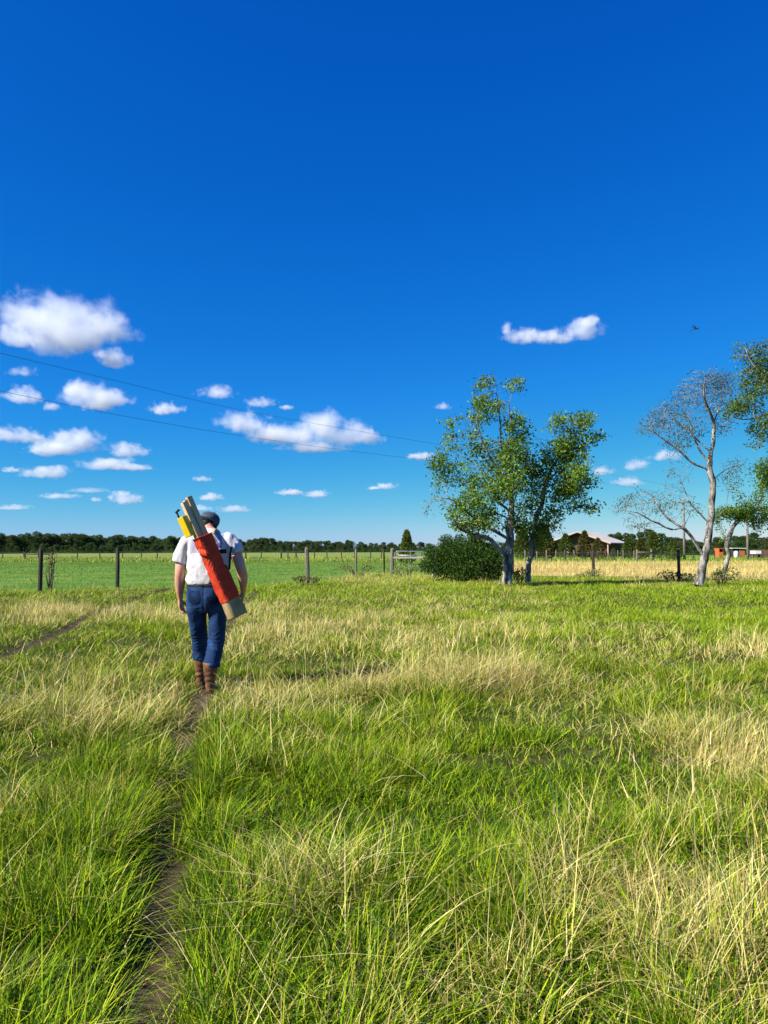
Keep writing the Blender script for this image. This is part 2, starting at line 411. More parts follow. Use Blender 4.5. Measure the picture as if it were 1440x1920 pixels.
def layer_carpet(y0, y1, dens, hmin, hmax, w, segs):
    n = int(fan_area(y0, y1) * dens); x, y = sample_fan(n, y0, y1)
    dry, tall, pm, bare1, s1, d1 = fields(x, y)
    keep = (RNG.random(n) < 0.12 + 0.88 * bare1) & (y < fence_y(x) + 0.5)
    x, y, dry, tall, pm = x[keep], y[keep], dry[keep], tall[keep], pm[keep]; n = len(x)
    h = RNG.uniform(hmin, hmax, n) * (0.6 + 0.6 * tall) * (0.35 + 0.65 * pm)
    isd = RNG.random(n) < dry * 0.40
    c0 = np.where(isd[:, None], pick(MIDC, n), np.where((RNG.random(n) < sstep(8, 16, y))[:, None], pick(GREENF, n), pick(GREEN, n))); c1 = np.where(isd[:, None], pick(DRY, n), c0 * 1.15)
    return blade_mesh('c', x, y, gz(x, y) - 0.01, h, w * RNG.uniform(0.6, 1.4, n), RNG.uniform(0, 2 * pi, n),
                      np.abs(RNG.normal(0.35, 0.35, n)), np.abs(RNG.normal(0.45, 0.45, n)), c0, c1, segs)
def layer_thatch(y0, y1, dens, hmin, hmax, w, segs):
    """dry leaves lying over at all angles on top of the green"""
    n = int(fan_area(y0, y1) * dens); x, y = sample_fan(n, y0, y1)
    dry, tall, pm, bare1, s1, d1 = fields(x, y)
    keep = (RNG.random(n) < 0.06 + 1.1 * dry * sstep(0.35, 0.6, fbm(x / 0.3, y / 0.3, 67, 2))) & (bare1 > 0.35) & (y < fence_y(x) + 0.5)
    x, y, tall, pm = x[keep], y[keep], tall[keep], pm[keep]; n = len(x)
    h = RNG.uniform(hmin, hmax, n) * (0.45 + 0.7 * tall) * (0.5 + 0.5 * pm); c = pick(DRY, n)
    return blade_mesh('h', x, y, gz(x, y) + RNG.uniform(0, 0.10, n) * tall, h, w * RNG.uniform(0.6, 1.3, n), RNG.uniform(0, 2 * pi, n),
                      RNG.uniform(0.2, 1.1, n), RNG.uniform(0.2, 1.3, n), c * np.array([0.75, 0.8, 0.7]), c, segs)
def layer_tuft(y0, y1, tufts, per, hmin, hmax, w, segs, rad=0.11):
    nt_ = int(fan_area(y0, y1) * tufts); tx, ty = sample_fan(nt_, y0, y1)
    dry, tall, pm, bare1, s1, d1 = fields(tx, ty)
    keep = (RNG.random(nt_) < np.clip(tall * 1.25 - 0.12, 0.04, 1)) & (pm > 0.70) & (ty < fence_y(tx) + 0.6)
    tx, ty, dry, tall, s1, d1 = (v[keep] for v in (tx, ty, dry, tall, s1, d1)); nt_ = len(tx)
    tdry = np.clip(dry + RNG.normal(0, 0.30, nt_), 0, 1); th = RNG.uniform(0.5, 1.25, nt_) * (0.25 + 0.68 * tall)
    trad = rad * RNG.uniform(0.5, 1.8, nt_); tl = RNG.normal(0, 0.16, (nt_, 2)) + np.array([cos(WIND), sin(WIND)]) * 0.05
    tl[:, 0] += np.where((s1 < 0) & (d1 < 0.3), 0.10, 0)        # long grass on one side flops over the track
    cnt = RNG.poisson(per * (trad / rad) ** 1.4); k = np.repeat(np.arange(nt_), cnt); n = len(k)
    ang = RNG.uniform(0, 2 * pi, n); rr = trad[k] * np.sqrt(RNG.random(n))
    x = tx[k] + np.cos(ang) * rr; y = ty[k] + np.sin(ang) * rr
    vx = np.cos(ang) * rr / trad[k] * 0.30 + tl[k, 0] + RNG.normal(0, 0.24, n); vy = np.sin(ang) * rr / trad[k] * 0.30 + tl[k, 1] + RNG.normal(0, 0.24, n)
    mag = np.hypot(vx, vy); h = RNG.uniform(hmin, hmax, n) * th[k]
    isd = RNG.random(n) < np.clip(tdry[k] * 1.1 - 0.12, 0, 1) * 0.85
    mid = RNG.random(n) < 0.22
    c0 = np.where(isd[:, None], pick(MIDC, n) * 0.8, np.where((RNG.random(n) < sstep(8, 16, y))[:, None], pick(GREENF, n), pick(GREEN, n)))
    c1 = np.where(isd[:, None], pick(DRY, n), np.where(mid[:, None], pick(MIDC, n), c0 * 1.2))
    return blade_mesh('t', x, y, gz(x, y) - 0.01, h, w * RNG.uniform(0.6, 1.35, n) * np.where(isd, 0.7, 1.0), np.arctan2(vy, vx),
                      mag * 0.6, mag * 0.4 + RNG.random(n) ** 3 * 1.1, c0, c1, segs)
def layer_stalks(y0, y1, dens, hmin, hmax, w, segs):
    n = int(fan_area(y0, y1) * dens); x, y = sample_fan(n, y0, y1)
    g = fbm(x / 0.3, y / 0.3, 71, 2)                            # stalks stand in loose groups
    dry, tall, pm, bare1, s1, d1 = fields(x, y)
    keep = (RNG.random(n) < np.clip(dry * 1.5 - 0.3, 0.015, 1) * sstep(0.45, 0.75, g + 0.18 * dry)) & (pm > 0.7) & (y < fence_y(x) + 0.6)
    x, y, tall = x[keep], y[keep], tall[keep]; n = len(x)
    az = 2 * pi * fbm(x / 0.6, y / 0.6, 77, 2) * 2 + RNG.normal(0, 0.9, n)
    h = RNG.uniform(hmin, hmax, n) * (0.6 + 0.4 * tall); c = pick(DRY, n)
    lean, curl = np.abs(RNG.normal(0.16, 0.22, n)), np.abs(RNG.normal(0.12, 0.18, n)) + (RNG.random(n) < 0.15) * 0.6
    z = gz(x, y) - 0.01
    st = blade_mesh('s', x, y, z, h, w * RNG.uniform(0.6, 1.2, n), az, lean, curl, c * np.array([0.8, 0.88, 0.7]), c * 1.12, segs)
    k = (RNG.random(n) < 0.25) & (y < 9.5)                                    # seed heads on some of the stalks
    off = h * (lean * 0.86 + curl * 0.74); up = h * (0.86 - 0.26 * curl - 0.10 * lean); m = int(k.sum())
    sd = blade_mesh('e', (x + np.cos(az) * off)[k], (y + np.sin(az) * off)[k], (z + up)[k], h[k] * RNG.uniform(0.16, 0.30, m), w * RNG.uniform(1.4, 2.2, m), az[k],
                    (lean + 2 * curl)[k] * 0.8, np.abs(RNG.normal(0.2, 0.2, m)), c[k] * 0.9, c[k] * np.array([1.0, 0.95, 0.9]), 2)
    return np.vstack([st[0], sd[0]]), np.vstack([st[1], sd[1] + len(st[0])]), np.vstack([st[2], sd[2]])
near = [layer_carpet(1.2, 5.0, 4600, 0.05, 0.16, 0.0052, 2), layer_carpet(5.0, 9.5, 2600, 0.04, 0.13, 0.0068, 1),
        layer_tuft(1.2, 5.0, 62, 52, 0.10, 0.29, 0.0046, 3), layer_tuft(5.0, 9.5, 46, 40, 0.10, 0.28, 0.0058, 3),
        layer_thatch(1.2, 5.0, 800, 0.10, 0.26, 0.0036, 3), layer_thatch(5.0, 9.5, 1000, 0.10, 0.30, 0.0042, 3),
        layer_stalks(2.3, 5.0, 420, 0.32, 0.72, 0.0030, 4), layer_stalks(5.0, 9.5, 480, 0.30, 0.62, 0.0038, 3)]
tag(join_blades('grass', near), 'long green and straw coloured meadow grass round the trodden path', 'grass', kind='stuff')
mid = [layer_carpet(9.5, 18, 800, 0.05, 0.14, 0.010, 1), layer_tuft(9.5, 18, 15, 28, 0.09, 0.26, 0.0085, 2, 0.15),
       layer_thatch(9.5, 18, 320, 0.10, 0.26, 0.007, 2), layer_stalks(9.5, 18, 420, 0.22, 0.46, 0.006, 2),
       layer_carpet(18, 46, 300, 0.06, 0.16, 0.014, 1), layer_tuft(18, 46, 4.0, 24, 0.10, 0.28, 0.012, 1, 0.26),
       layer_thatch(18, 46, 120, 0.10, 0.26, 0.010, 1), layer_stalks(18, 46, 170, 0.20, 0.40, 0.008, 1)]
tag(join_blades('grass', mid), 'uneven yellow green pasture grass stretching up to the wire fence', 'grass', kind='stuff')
def far_field(n, xr, yr, hmin, hmax, w, pal, seed, ok=None):
    x = RNG.uniform(*xr, n); y = yr[0] + (yr[1] - yr[0]) * RNG.random(n) ** 1.5
    keep = (np.abs(x) < 0.58 * y + 3) & (y > fence_y(x) + 0.4)
    if ok is not None: keep &= ok(x, y)
    x, y = x[keep], y[keep]; n = len(x)
    c = pick(pal, n) * (0.45 + 1.1 * fbm(x / 7, y / 5, seed, 4))[:, None]
    sc = 0.6 + y / 70
    return blade_mesh('f', x, y, np.zeros(n) - 0.01, RNG.uniform(hmin, hmax, n) * (0.7 + 0.6 * fbm(x / 3, y / 3, seed + 3, 2)), w * sc, RNG.uniform(0, 2 * pi, n),
                      np.abs(RNG.normal(0.2, 0.2, n)), np.abs(RNG.normal(0.2, 0.2, n)), c * 0.95, c * 1.1, 1)
LAWN = np.array([[0.085, 0.20, 0.014], [0.12, 0.25, 0.02], [0.07, 0.16, 0.014], [0.21, 0.28, 0.04], [0.28, 0.27, 0.07]])
STRAW = np.array([[0.55, 0.41, 0.15], [0.62, 0.48, 0.19], [0.44, 0.36, 0.11], [0.33, 0.33, 0.08]])
far = [far_field(150000, (-48, 7), (22, 90), 0.03, 0.10, 0.022, LAWN, 81, lambda x, y: x < 6 + RNG.normal(0, 1.5, len(x))),
       far_field(70000, (4, 52), (30, 78), 0.15, 0.36, 0.018, STRAW, 87, lambda x, y: x > 6 + RNG.normal(0, 1.5, len(x))),
       far_field(22000, (-65, 66), (78, 120), 0.10, 0.45, 0.03, np.vstack([LAWN, MIDC]), 91)]
tag(join_blades('grass', far), 'short bright green and pale straw grass in the fields past the fence', 'grass', kind='stuff')

# ------------------------------------------------------------------ trees
def grow(limbs, blobs, scale, Y, natt, step=0.10, infl=1.6, kill=0.15, seed=1, iters=160):
    """space colonisation: limbs are traced polylines, blobs are foliage masses; returns nodes, parents, attractors"""
    rs = np.random.default_rng(seed)
    P, par = [], []
    for li, (pts, dy0, dy1, frm) in enumerate(limbs):
        w = np.array([at(px, py, Y) for px, py in pts]); w[:, 1] = Y + np.linspace(dy0, dy1, len(pts)); w[:, 0] *= w[:, 1] / Y
        w = cr(w, 6); seglen = np.r_[0, np.cumsum(np.linalg.norm(np.diff(w, axis=0), axis=1))]
        m = max(3, int(seglen[-1] / step)); tt = np.linspace(0, seglen[-1], m)
        w = np.stack([np.interp(tt, seglen, w[:, k]) for k in range(3)], 1)
        w[1:] += rs.normal(0, 0.018, (m - 1, 3))
        if li == 0 or frm == 'root': prev = -1
        else:
            Q = np.array(P); prev = int(np.argmin(np.linalg.norm(Q - w[0], axis=1))); w = w[1:]
        for p in w: P.append(p); par.append(prev); prev = len(P) - 1
    A = []
    wt = np.array([b[2] * b[3] for b in blobs], float); wt /= wt.sum()
    for b, k in zip(blobs, (wt * natt).astype(int) + 3):
        c = at(b[0], b[1], Y); dy = (b[4] if len(b) > 4 else 0.0)
        g = rs.normal(0, 1, (k, 3)); g /= np.linalg.norm(g, axis=1)[:, None]; g *= rs.random((k, 1)) ** 0.4
        rx, rz = b[2] * scale, b[3] * scale; ry = max(rx, rz) * 1.15
        A.append(c + np.array([0, dy, 0]) + g * np.array([rx, ry, rz]))
    A = np.vstack(A); alive = np.ones(len(A), bool); alive_ever = A.copy()
    for it in range(iters):
        ia = np.where(alive)[0]
        if len(ia) == 0: break
        kd = kdtree.KDTree(len(P))
        for i, p in enumerate(P): kd.insert(p, i)
        kd.balance(); acc = {}
        rad_ = infl * (1.0 if it < 60 else 1.5)
        for i in ia:
            co, j, dist = kd.find(A[i])
            if dist < kill: alive[i] = False; continue
            if dist < rad_:
                v = (A[i] - P[j]) / dist
                if j in acc: acc[j] += v
                else: acc[j] = v.copy()
        if not acc: break
        new = 0
        for j, v in acc.items():
            L = np.linalg.norm(v)
            if L < 0.15: continue
            v = v / L + rs.normal(0, 0.16, 3); v[2] += 0.04; v /= np.linalg.norm(v)
            q = P[j] + v * step
            co, jj, dist = kd.find(q)
            if dist < step * 0.45: continue
            P.append(q); par.append(j); new += 1
        if not new: break
    return np.array(P), np.array(par), alive_ever
def branch_mesh(name, P, par, r_base, expo, tip=0.0065):
    n = len(P); kids = [[] for _ in range(n)]
    for i, p in enumerate(par):
        if p >= 0: kids[p].append(i)
    cnt = np.zeros(n)
    for i in range(n - 1, -1, -1):
        if not kids[i]: cnt[i] = 1
        if par[i] >= 0: cnt[par[i]] += max(cnt[i], 1)
    rad = {}
    roots = [i for i in range(n) if par[i] < 0]
    base = {r: (r_base if k == 0 else r_base * 0.5) for k, r in enumerate(roots)}
    rootof = np.zeros(n, int)
    for i in range(n): rootof[i] = i if par[i] < 0 else rootof[par[i]]
    rr = np.array([max(tip, base[rootof[i]] * (cnt[i] / cnt[rootof[i]]) ** expo) for i in range(n)])
    # chains along the thickest child
    V, T = [], []; nv = 0
    stack = [(r, -1) for r in roots]
    while stack:
        i, p = stack.pop(); chain = ([p] if p >= 0 else []) + [i]
        while kids[chain[-1]]:
            ks = sorted(kids[chain[-1]], key=lambda k: -cnt[k])
            for k in ks[1:]: stack.append((k, chain[-1]))
            chain.append(ks[0])
        pts = P[chain]; rd = rr[chain].copy()
        if p >= 0: rd[0] = min(rd[0], rd[1] * 1.15)
        else: rd[0] *= 1.35; rd[1:3] *= 1.12
        if len(pts) < 2: continue
        for _ in range(2): pts[1:-1] = pts[1:-1] * 0.5 + (pts[:-2] + pts[2:]) * 0.25
        m = 9 if rd.max() > 0.08 else 6 if rd.max() > 0.03 else 4 if rd.max() > 0.012 else 3
        tg = np.gradient(pts, axis=0); tg /= np.linalg.norm(tg, axis=1)[:, None] + 1e-9
        ref = np.array([1.0, 0.3, 0.1]); u = ref - tg * (tg @ ref)[:, None]; u /= np.linalg.norm(u, axis=1)[:, None] + 1e-9
        v = np.cross(tg, u); a = np.arange(m) * 2 * pi / m
        lump = 1 + (0.10 * np.sin(3 * a[None] + np.arange(len(pts))[:, None] * 0.9) if rd.max() > 0.08 else 0)
        ring = pts[:, None] + (u[:, None] * np.cos(a)[None, :, None] + v[:, None] * np.sin(a)[None, :, None]) * (rd[:, None] * lump)[..., None]
        V.append(ring.reshape(-1, 3)); k = np.arange(len(pts) - 1)[:, None] * m + np.arange(m)[None]; k2 = np.arange(len(pts) - 1)[:, None] * m + (np.arange(m)[None] + 1) % m
        T.append(np.stack([k, k2, k2 + m], -1).reshape(-1, 3) + nv); T.append(np.stack([k, k2 + m, k + m], -1).reshape(-1, 3) + nv)
        nv += ring.shape[0] * m
    tips = np.array([i for i in range(n) if cnt[i] <= 2.5])
    return mesh_np(name, np.vstack(V), np.vstack(T), None, True), tips
GREEN_LEAF = np.array([[0.085, 0.185, 0.012], [0.13, 0.25, 0.016], [0.185, 0.31, 0.022], [0.27, 0.36, 0.035], [0.06, 0.135, 0.014]])
OLIVE_LEAF = np.array([[0.09, 0.12, 0.03], [0.14, 0.18, 0.035], [0.16, 0.14, 0.07], [0.07, 0.11, 0.025], [0.11, 0.16, 0.03]])
def make_tree(limbs, blobs, py_base, Y, natt, r_base, expo, leaves, leaf, pal, label, seed, spread=0.12, thin=1.0, bark=M_BARK, infl=1.6, fill=0.3):
    sc = Y / F
    P, par, A = grow(limbs, blobs, sc, Y, natt, seed=seed, infl=infl)
    root = empty('tree', (P[0][0], P[0][1], 0)); tag(root, label, 'tree')
    off = np.array([P[0][0], P[0][1], 0])
    bme, tips = branch_mesh('trunk', P - off, par, r_base, expo)
    link('trunk', bme, bark, root)
    rs = np.random.default_rng(seed + 5)
    src = np.vstack([(P - off)[tips], (A - off)]) if fill else (P - off)[tips]
    wts = np.r_[np.ones(len(tips)), np.full(len(A), fill)] if fill else np.ones(len(tips))
    if thin < 1: wts = wts * (fbm(src[:, 0] * 1.3, src[:, 2] * 1.3, seed, 2) > 1 - thin)
    wts = wts * (0.03 + sstep(0.43, 0.53, fbm(src[:, 0] * 1.7 + 3 + src[:, 1] * 0.8, src[:, 2] * 1.9 + src[:, 1] * 1.1, seed + 2, 2)))
    pick_ = rs.choice(len(src), leaves, p=wts / wts.sum())
    LP = src[pick_] + rs.normal(0, spread, (leaves, 3)) * np.array([1, 1, 0.8])
    link('crown', leaf_mesh('crown', LP, leaf, pal, clump=2.2), M_LEAF, root)
    return root
YA, YA2, YB, YC, YD = 29.0, 30.2, 28.0, 30.5, 26.5
tree_a = make_tree(
    [([(951, 1094), (953, 1060), (955, 1030), (957, 1010), (956, 985), (960, 950), (957, 925), (953, 890), (945, 860), (940, 830), (938, 800), (935, 760), (930, 730), (922, 705)], 0, 0.4, 'root'),
     ([(953, 1012), (935, 1000), (915, 990), (895, 978), (870, 955), (850, 940), (825, 935)], 0, -0.9, ''),
     ([(958, 962), (930, 935), (912, 905), (895, 870), (870, 855), (845, 840)], 0.1, 0.8, ''),
     ([(945, 862), (955, 820), (958, 790), (955, 760), (965, 728)], 0.2, -0.5, ''),
     ([(945, 1094), (947, 1064), (945, 1042), (930, 1025), (918, 1012), (890, 1010)], -0.15, -0.5, 'root'),
     ([(958, 1003), (966, 985), (975, 950), (985, 915), (985, 880)], 0, 0.9, ''),
     ([(950, 900), (925, 870), (905, 830), (893, 790)], 0.3, -0.8, ''),
     ([(957, 975), (930, 960), (900, 940), (875, 905), (850, 890)], 0, 1.2, ''),
     ([(920, 1011), (890, 1003), (862, 992), (850, 975)], -0.4, -1.4, '')],
    [(915, 724, 22, 20), (966, 722, 17, 16), (930, 765, 35, 26), (890, 788, 28, 18), (962, 790, 24, 26), (842, 795, 10, 8), (850, 830, 24, 22), (880, 815, 24, 14), (826, 866, 22, 24),
     (836, 905, 28, 18), (870, 890, 34, 28), (905, 850, 30, 28, 0.6), (950, 850, 34, 34, -0.4), (984, 832, 26, 38, 0.4), (800, 952, 16, 22), (826, 936, 24, 18), (850, 952, 34, 22, -0.5),
     (900, 930, 40, 36, -0.5), (940, 900, 38, 38, 0.4), (880, 980, 44, 15, -0.6), (922, 975, 36, 22, 0.5), (962, 925, 28, 55, -0.3), (976, 985, 26, 20, 0.3), (905, 760, 25, 20)],
    1090, YA, 3600, 0.165, 0.64, 13000, 0.120, GREEN_LEAF, 'leafy green tree with thick pale forked trunk beside the dark round bush', 3)
tree_a2 = make_tree(
    [([(991, 1090), (990, 1065), (995, 1045), (998, 1030), (1000, 1000), (1005, 970), (1015, 950), (1020, 920), (1030, 890), (1045, 860), (1055, 830), (1060, 800)], 0, 0, 'root'),
     ([(1017, 945), (1040, 950), (1070, 958), (1110, 965)], 0, -0.5, ''), ([(1027, 900), (1050, 880), (1080, 850), (1110, 825)], 0, 0.6, ''),
     ([(1003, 985), (1010, 960), (1005, 920), (1000, 890)], 0, 0.8, ''), ([(1022, 915), (1050, 905), (1085, 890), (1105, 880)], 0, -0.9, ''), ([(1000, 1005), (1015, 985), (1035, 970), (1055, 975)], 0, -0.6, '')],
    [(1050, 795, 25, 28), (1090, 790, 24, 22), (1118, 820, 17, 11), (1040, 850, 38, 32), (1072, 830, 36, 28, 0.5), (1092, 870, 28, 22), (1108, 900, 14, 14), (1050, 900, 46, 26, -0.5),
     (1100, 952, 34, 12), (1030, 970, 32, 24), (1062, 922, 38, 16), (1040, 992, 18, 10), (990, 872, 26, 36), (1012, 865, 26, 34), (1008, 905, 26, 26), (1002, 930, 24, 44), (1002, 1005, 26, 26), (1012, 838, 24, 24)],
    1083, YA2, 2400, 0.105, 0.64, 10500, 0.125, np.vstack([GREEN_LEAF, [[0.20, 0.30, 0.04]]]), 'yellow green tree with a slender crooked pale trunk behind the forked one', 8)
tree_b = make_tree(
    [([(1310, 1098), (1318, 1060), (1326, 1020), (1330, 990), (1335, 965), (1333, 940), (1337, 910), (1330, 880), (1331, 860), (1337, 830), (1340, 790), (1348, 765)], 0, 0, 'root'),
     ([(1336, 975), (1358, 955), (1365, 930), (1367, 910), (1360, 890), (1356, 872)], 0, -0.5, ''),
     ([(1320, 1045), (1295, 1005), (1280, 990), (1262, 995), (1240, 985), (1217, 975), (1200, 965), (1165, 958)], 0, -0.8, ''),
     ([(1331, 982), (1310, 960), (1295, 945), (1285, 920), (1275, 895), (1260, 875)], 0, 0.6, ''),
     ([(1331, 880), (1300, 870), (1283, 855), (1265, 840), (1235, 820), (1212, 800)], 0, -0.5, ''),
     ([(1334, 850), (1320, 835), (1300, 815), (1295, 790), (1285, 772)], 0, 0.7, ''),
     ([(1332, 870), (1310, 840), (1298, 810), (1270, 790)], 0, 0.2, ''), ([(1340, 800), (1330, 775), (1320, 745), (1322, 720)], 0, -0.6, ''),
     ([(1338, 900), (1360, 880), (1385, 868)], 0, 0.5, ''), ([(1283, 992), (1255, 975), (1235, 950), (1225, 930)], -0.3, 0.2, '')],
    [(1320, 712, 42, 22), (1290, 745, 38, 32), (1340, 740, 32, 42), (1250, 780, 42, 32), (1220, 800, 26, 22), (1290, 800, 38, 28), (1270, 832, 32, 16), (1355, 722, 26, 26),
     (1270, 900, 26, 26), (1210, 940, 46, 26), (1180, 955, 32, 22), (1250, 945, 38, 26), (1290, 950, 26, 22), (1370, 900, 22, 22), (1382, 872, 16, 16), (1360, 800, 18, 22), (1200, 985, 32, 12)],
    1090, YB, 8000, 0.150, 0.64, 5500, 0.07, OLIVE_LEAF, 'nearly bare pale barked tree leaning over the dark fence post', 12, spread=0.10, infl=1.4, fill=0.3)
tree_c = make_tree(
    [([(1355, 1084), (1363, 1051), (1368, 1038), (1361, 1026), (1367, 1005), (1375, 987), (1385, 975), (1410, 960), (1440, 950)], 0, 0, 'root'),
     ([(1362, 1020), (1350, 992), (1340, 980)], 0, 0.3, ''), ([(1378, 985), (1382, 955), (1395, 930)], 0, -0.4, ''), ([(1372, 995), (1365, 970), (1372, 955)], 0, 0.4, ''), ([(1412, 960), (1428, 930), (1432, 890)], 0, 0.4, '')],
    [(1392, 928, 16, 10), (1428, 950, 28, 34), (1432, 885, 18, 26), (1400, 965, 34, 16), (1368, 962, 24, 12), (1455, 960, 30, 30), (1440, 985, 30, 12), (1450, 900, 25, 30)],
    1078, YC, 900, 0.085, 0.66, 7000, 0.095, GREEN_LEAF, 'small crooked tree with lichen covered trunk behind the nearly bare tree', 15, thin=0.75, fill=0.4)
tree_d = make_tree(
    [([(1530, 1110), (1528, 1040), (1522, 980), (1515, 920), (1505, 860), (1490, 800), (1475, 750), (1465, 700), (1450, 660)], 0, 0, 'root'),
     ([(1492, 805), (1460, 790), (1435, 800), (1415, 790)], 0, -0.4, ''), ([(1480, 770), (1440, 775), (1405, 785), (1375, 780), (1355, 772)], 0, 0.4, ''),
     ([(1470, 720), (1440, 715), (1415, 690), (1400, 665)], 0, -0.3, ''), ([(1505, 860), (1540, 800), (1560, 730), (1570, 690)], 0, 0.5, ''), ([(1500, 840), (1540, 860), (1590, 840)], 0, -0.6, '')],
    [(1398, 662, 24, 16), (1435, 652, 26, 18), (1392, 700, 18, 12), (1422, 722, 36, 26), (1402, 760, 32, 20), (1440, 795, 36, 26), (1480, 700, 50, 45), (1500, 780, 50, 45), (1445, 820, 30, 14), (1550, 700, 40, 40), (1570, 780, 50, 50), (1580, 840, 40, 25), (1425, 690, 26, 22), (1380, 770, 22, 14), (1430, 835, 24, 12)],
    1100, YD, 3800, 0.22, 0.66, 20000, 0.09, np.vstack([OLIVE_LEAF[:2] * 0.8, GREEN_LEAF[:2], GREEN_LEAF[4:]]), 'taller sparse leaved tree reaching over the nearly bare tree', 21, fill=0.35)

# ---- dense bush by the gate, low weeds, saplings
def bush(name, blobs, Y, n, leaf, pal, label, cat='bush', group=None, stems=14):
    sc = Y / F; c0 = at(np.mean([b[0] for b in blobs]), 1028, Y); root = empty(name, (c0[0], Y, 0)); tag(root, label, cat, group)
    wt = np.array([b[2] * b[3] for b in blobs], float); wt /= wt.sum(); Ps = []; Ds = []
    for b, k in zip(blobs, (wt * n).astype(int)):
        c = at(b[0], b[1], Y) - np.array([c0[0], Y, 0]); c[1] += (b[4] if len(b) > 4 else 0)
        g = RNG.normal(0, 1, (k, 3)); g /= np.linalg.norm(g, axis=1)[:, None]
        rr = RNG.random((k, 1)) ** 0.34 * (0.50 + 0.95 * fbm(g[:, 0] * 3 + b[0], g[:, 2] * 3 + g[:, 1] * 2, 7, 3))[:, None]
        Ps.append(c + g * rr * np.array([b[2] * sc, max(b[2], b[3]) * sc, b[3] * sc])); Ds.append(g * 0.5 + np.array([0, 0, 0.35]))
    Ps = np.vstack(Ps); Ds = np.vstack(Ds); k = Ps[:, 2] > 0.02
    link('crown', leaf_mesh('crown', Ps[k], leaf, pal, dirs=Ds[k], aspect=0.5), M_LEAF, root)
    bm = bmesh.new()
    for _ in range(stems):
        p = Ps[k][RNG.integers(0, k.sum())]; b0 = np.array([p[0] * 0.35, p[1] * 0.35, -0.05])
        bm_tube(bm, [b0, b0 * 0.4 + p * 0.6 + RNG.normal(0, 0.05, 3), p], [0.025, 0.018, 0.008], 5)
    link('trunk', from_bm('trunk', bm, True), M_BARK_D, root); return root
BUSH_LEAF = np.array([[0.035, 0.085, 0.012], [0.055, 0.12, 0.014], [0.085, 0.16, 0.018], [0.028, 0.06, 0.012]])
bush('bush', [(868, 1052, 62, 36), (826, 1052, 32, 30), (905, 1055, 40, 34), (850, 1030, 40, 20), (885, 1026, 40, 20, 0.4), (870, 1070, 68, 20), (925, 1062, 22, 28), (806, 1034, 13, 14), (838, 1012, 15, 9), (930, 1034, 14, 16), (892, 1010, 18, 8), (799, 1062, 12, 14), (862, 1008, 8, 7)], 33.0, 26000, 0.085, BUSH_LEAF,
     'dense dark green rounded bush overgrowing the end of the gate')
WEED = np.array([[0.10, 0.15, 0.03], [0.16, 0.17, 0.05], [0.14, 0.09, 0.04], [0.07, 0.11, 0.02]])
DARKWEED = np.array([[0.16, 0.12, 0.05], [0.11, 0.12, 0.035], [0.20, 0.16, 0.06]])
for bl, Y, pal, lab in [([(562, 1088, 14, 5), (590, 1089, 10, 5)], 29.5, DARKWEED, 'low brown weeds round the foot of the pale thick fence post'),
                        ([(650, 1068, 16, 6), (690, 1066, 14, 7)], 39, DARKWEED, 'dark dry weeds under the wire next to the gate posts'),
                        ([(765, 1066, 26, 9), (745, 1068, 14, 8), (785, 1068, 14, 8)], 38, np.vstack([WEED, [[0.32, 0.20, 0.06]]]), 'rusty and green weeds grown up in front of the pipe gate'),
                        ([(1362, 1078, 22, 14), (1345, 1080, 10, 10)], 29.6, WEED, 'leafy weeds round the foot of the small crooked tree'),
                        ([(978, 1078, 14, 12), (968, 1082, 10, 8)], 30.5, BUSH_LEAF, 'green shoots between the two leafy tree trunks'),
                        ([(1113, 1078, 18, 9), (1090, 1084, 10, 6)], 36, WEED, 'weeds with rusty tops round the fence post nearest the house'),
                        ([(1255, 1080, 22, 8), (1285, 1084, 18, 8)], 33, WEED, 'leafy green weeds at the foot of the black fence post'),
                        ([(97, 1050, 9, 10), (94, 1070, 4, 10)], 27, WEED, 'thin leafy sapling standing behind the wire fence')]:
    bush('weeds', [(b[0], b[1] - 2, b[2], b[3] * 0.85, *b[4:]) for b in bl], Y, 110 if 'sapling' in lab else 300, 0.10, WEED * 1.8 if pal is not BUSH_LEAF else pal, lab, 'weeds', stems=8)

# ---- small cedars round the house and behind the gate
def cedar_mesh(seed, h, r, pal, n):
    rs = np.random.default_rng(seed); t = rs.random(n) ** 0.75; a = rs.uniform(0, 2 * pi, n)
    prof = (1 - t) ** 0.75 * np.minimum(1, t * 7 + 0.45)
    lum = 0.62 + 0.75 * fbm(np.cos(a) * 1.6 + 5 + seed, np.sin(a) * 1.6 + t * 7, seed, 3)
    rr = r * prof * lum * rs.random(n) ** 0.4
    P = np.stack([np.cos(a) * rr, np.sin(a) * rr, h * (0.06 + 0.94 * t)], 1)
    D = np.stack([np.cos(a), np.sin(a), np.full(n, 0.35)], 1) * 0.9
    return leaf_mesh('crown', P, 0.26 * h / 3.5, pal, dirs=D, aspect=0.5)
CED = np.array([[0.075, 0.125, 0.02], [0.11, 0.16, 0.022], [0.06, 0.09, 0.02], [0.15, 0.16, 0.03]])
CEDB = np.array([[0.13, 0.115, 0.025], [0.10, 0.10, 0.025], [0.17, 0.13, 0.03], [0.07, 0.085, 0.02]])
def cedar(x0, x1, ytop, Y, pal, label, seed, n=2600):
    c = at((x0 + x1) / 2, ytop, Y); h = c[2]; r = (x1 - x0) / 2 * Y / F
    root = empty('cedar_tree', (c[0], Y, 0)); tag(root, label, 'tree', 'small cedars')
    link('crown', cedar_mesh(seed, h, r * 1.1, pal, n), M_LEAF, root)
    bm = bmesh.new(); bm_tube(bm, [(0, 0, -0.1), (0.02, 0, h * 0.4), (0, 0, h * 0.85)], [0.09, 0.06, 0.015], 6)
    link('trunk', from_bm('trunk', bm, True), M_BARK_D, root)
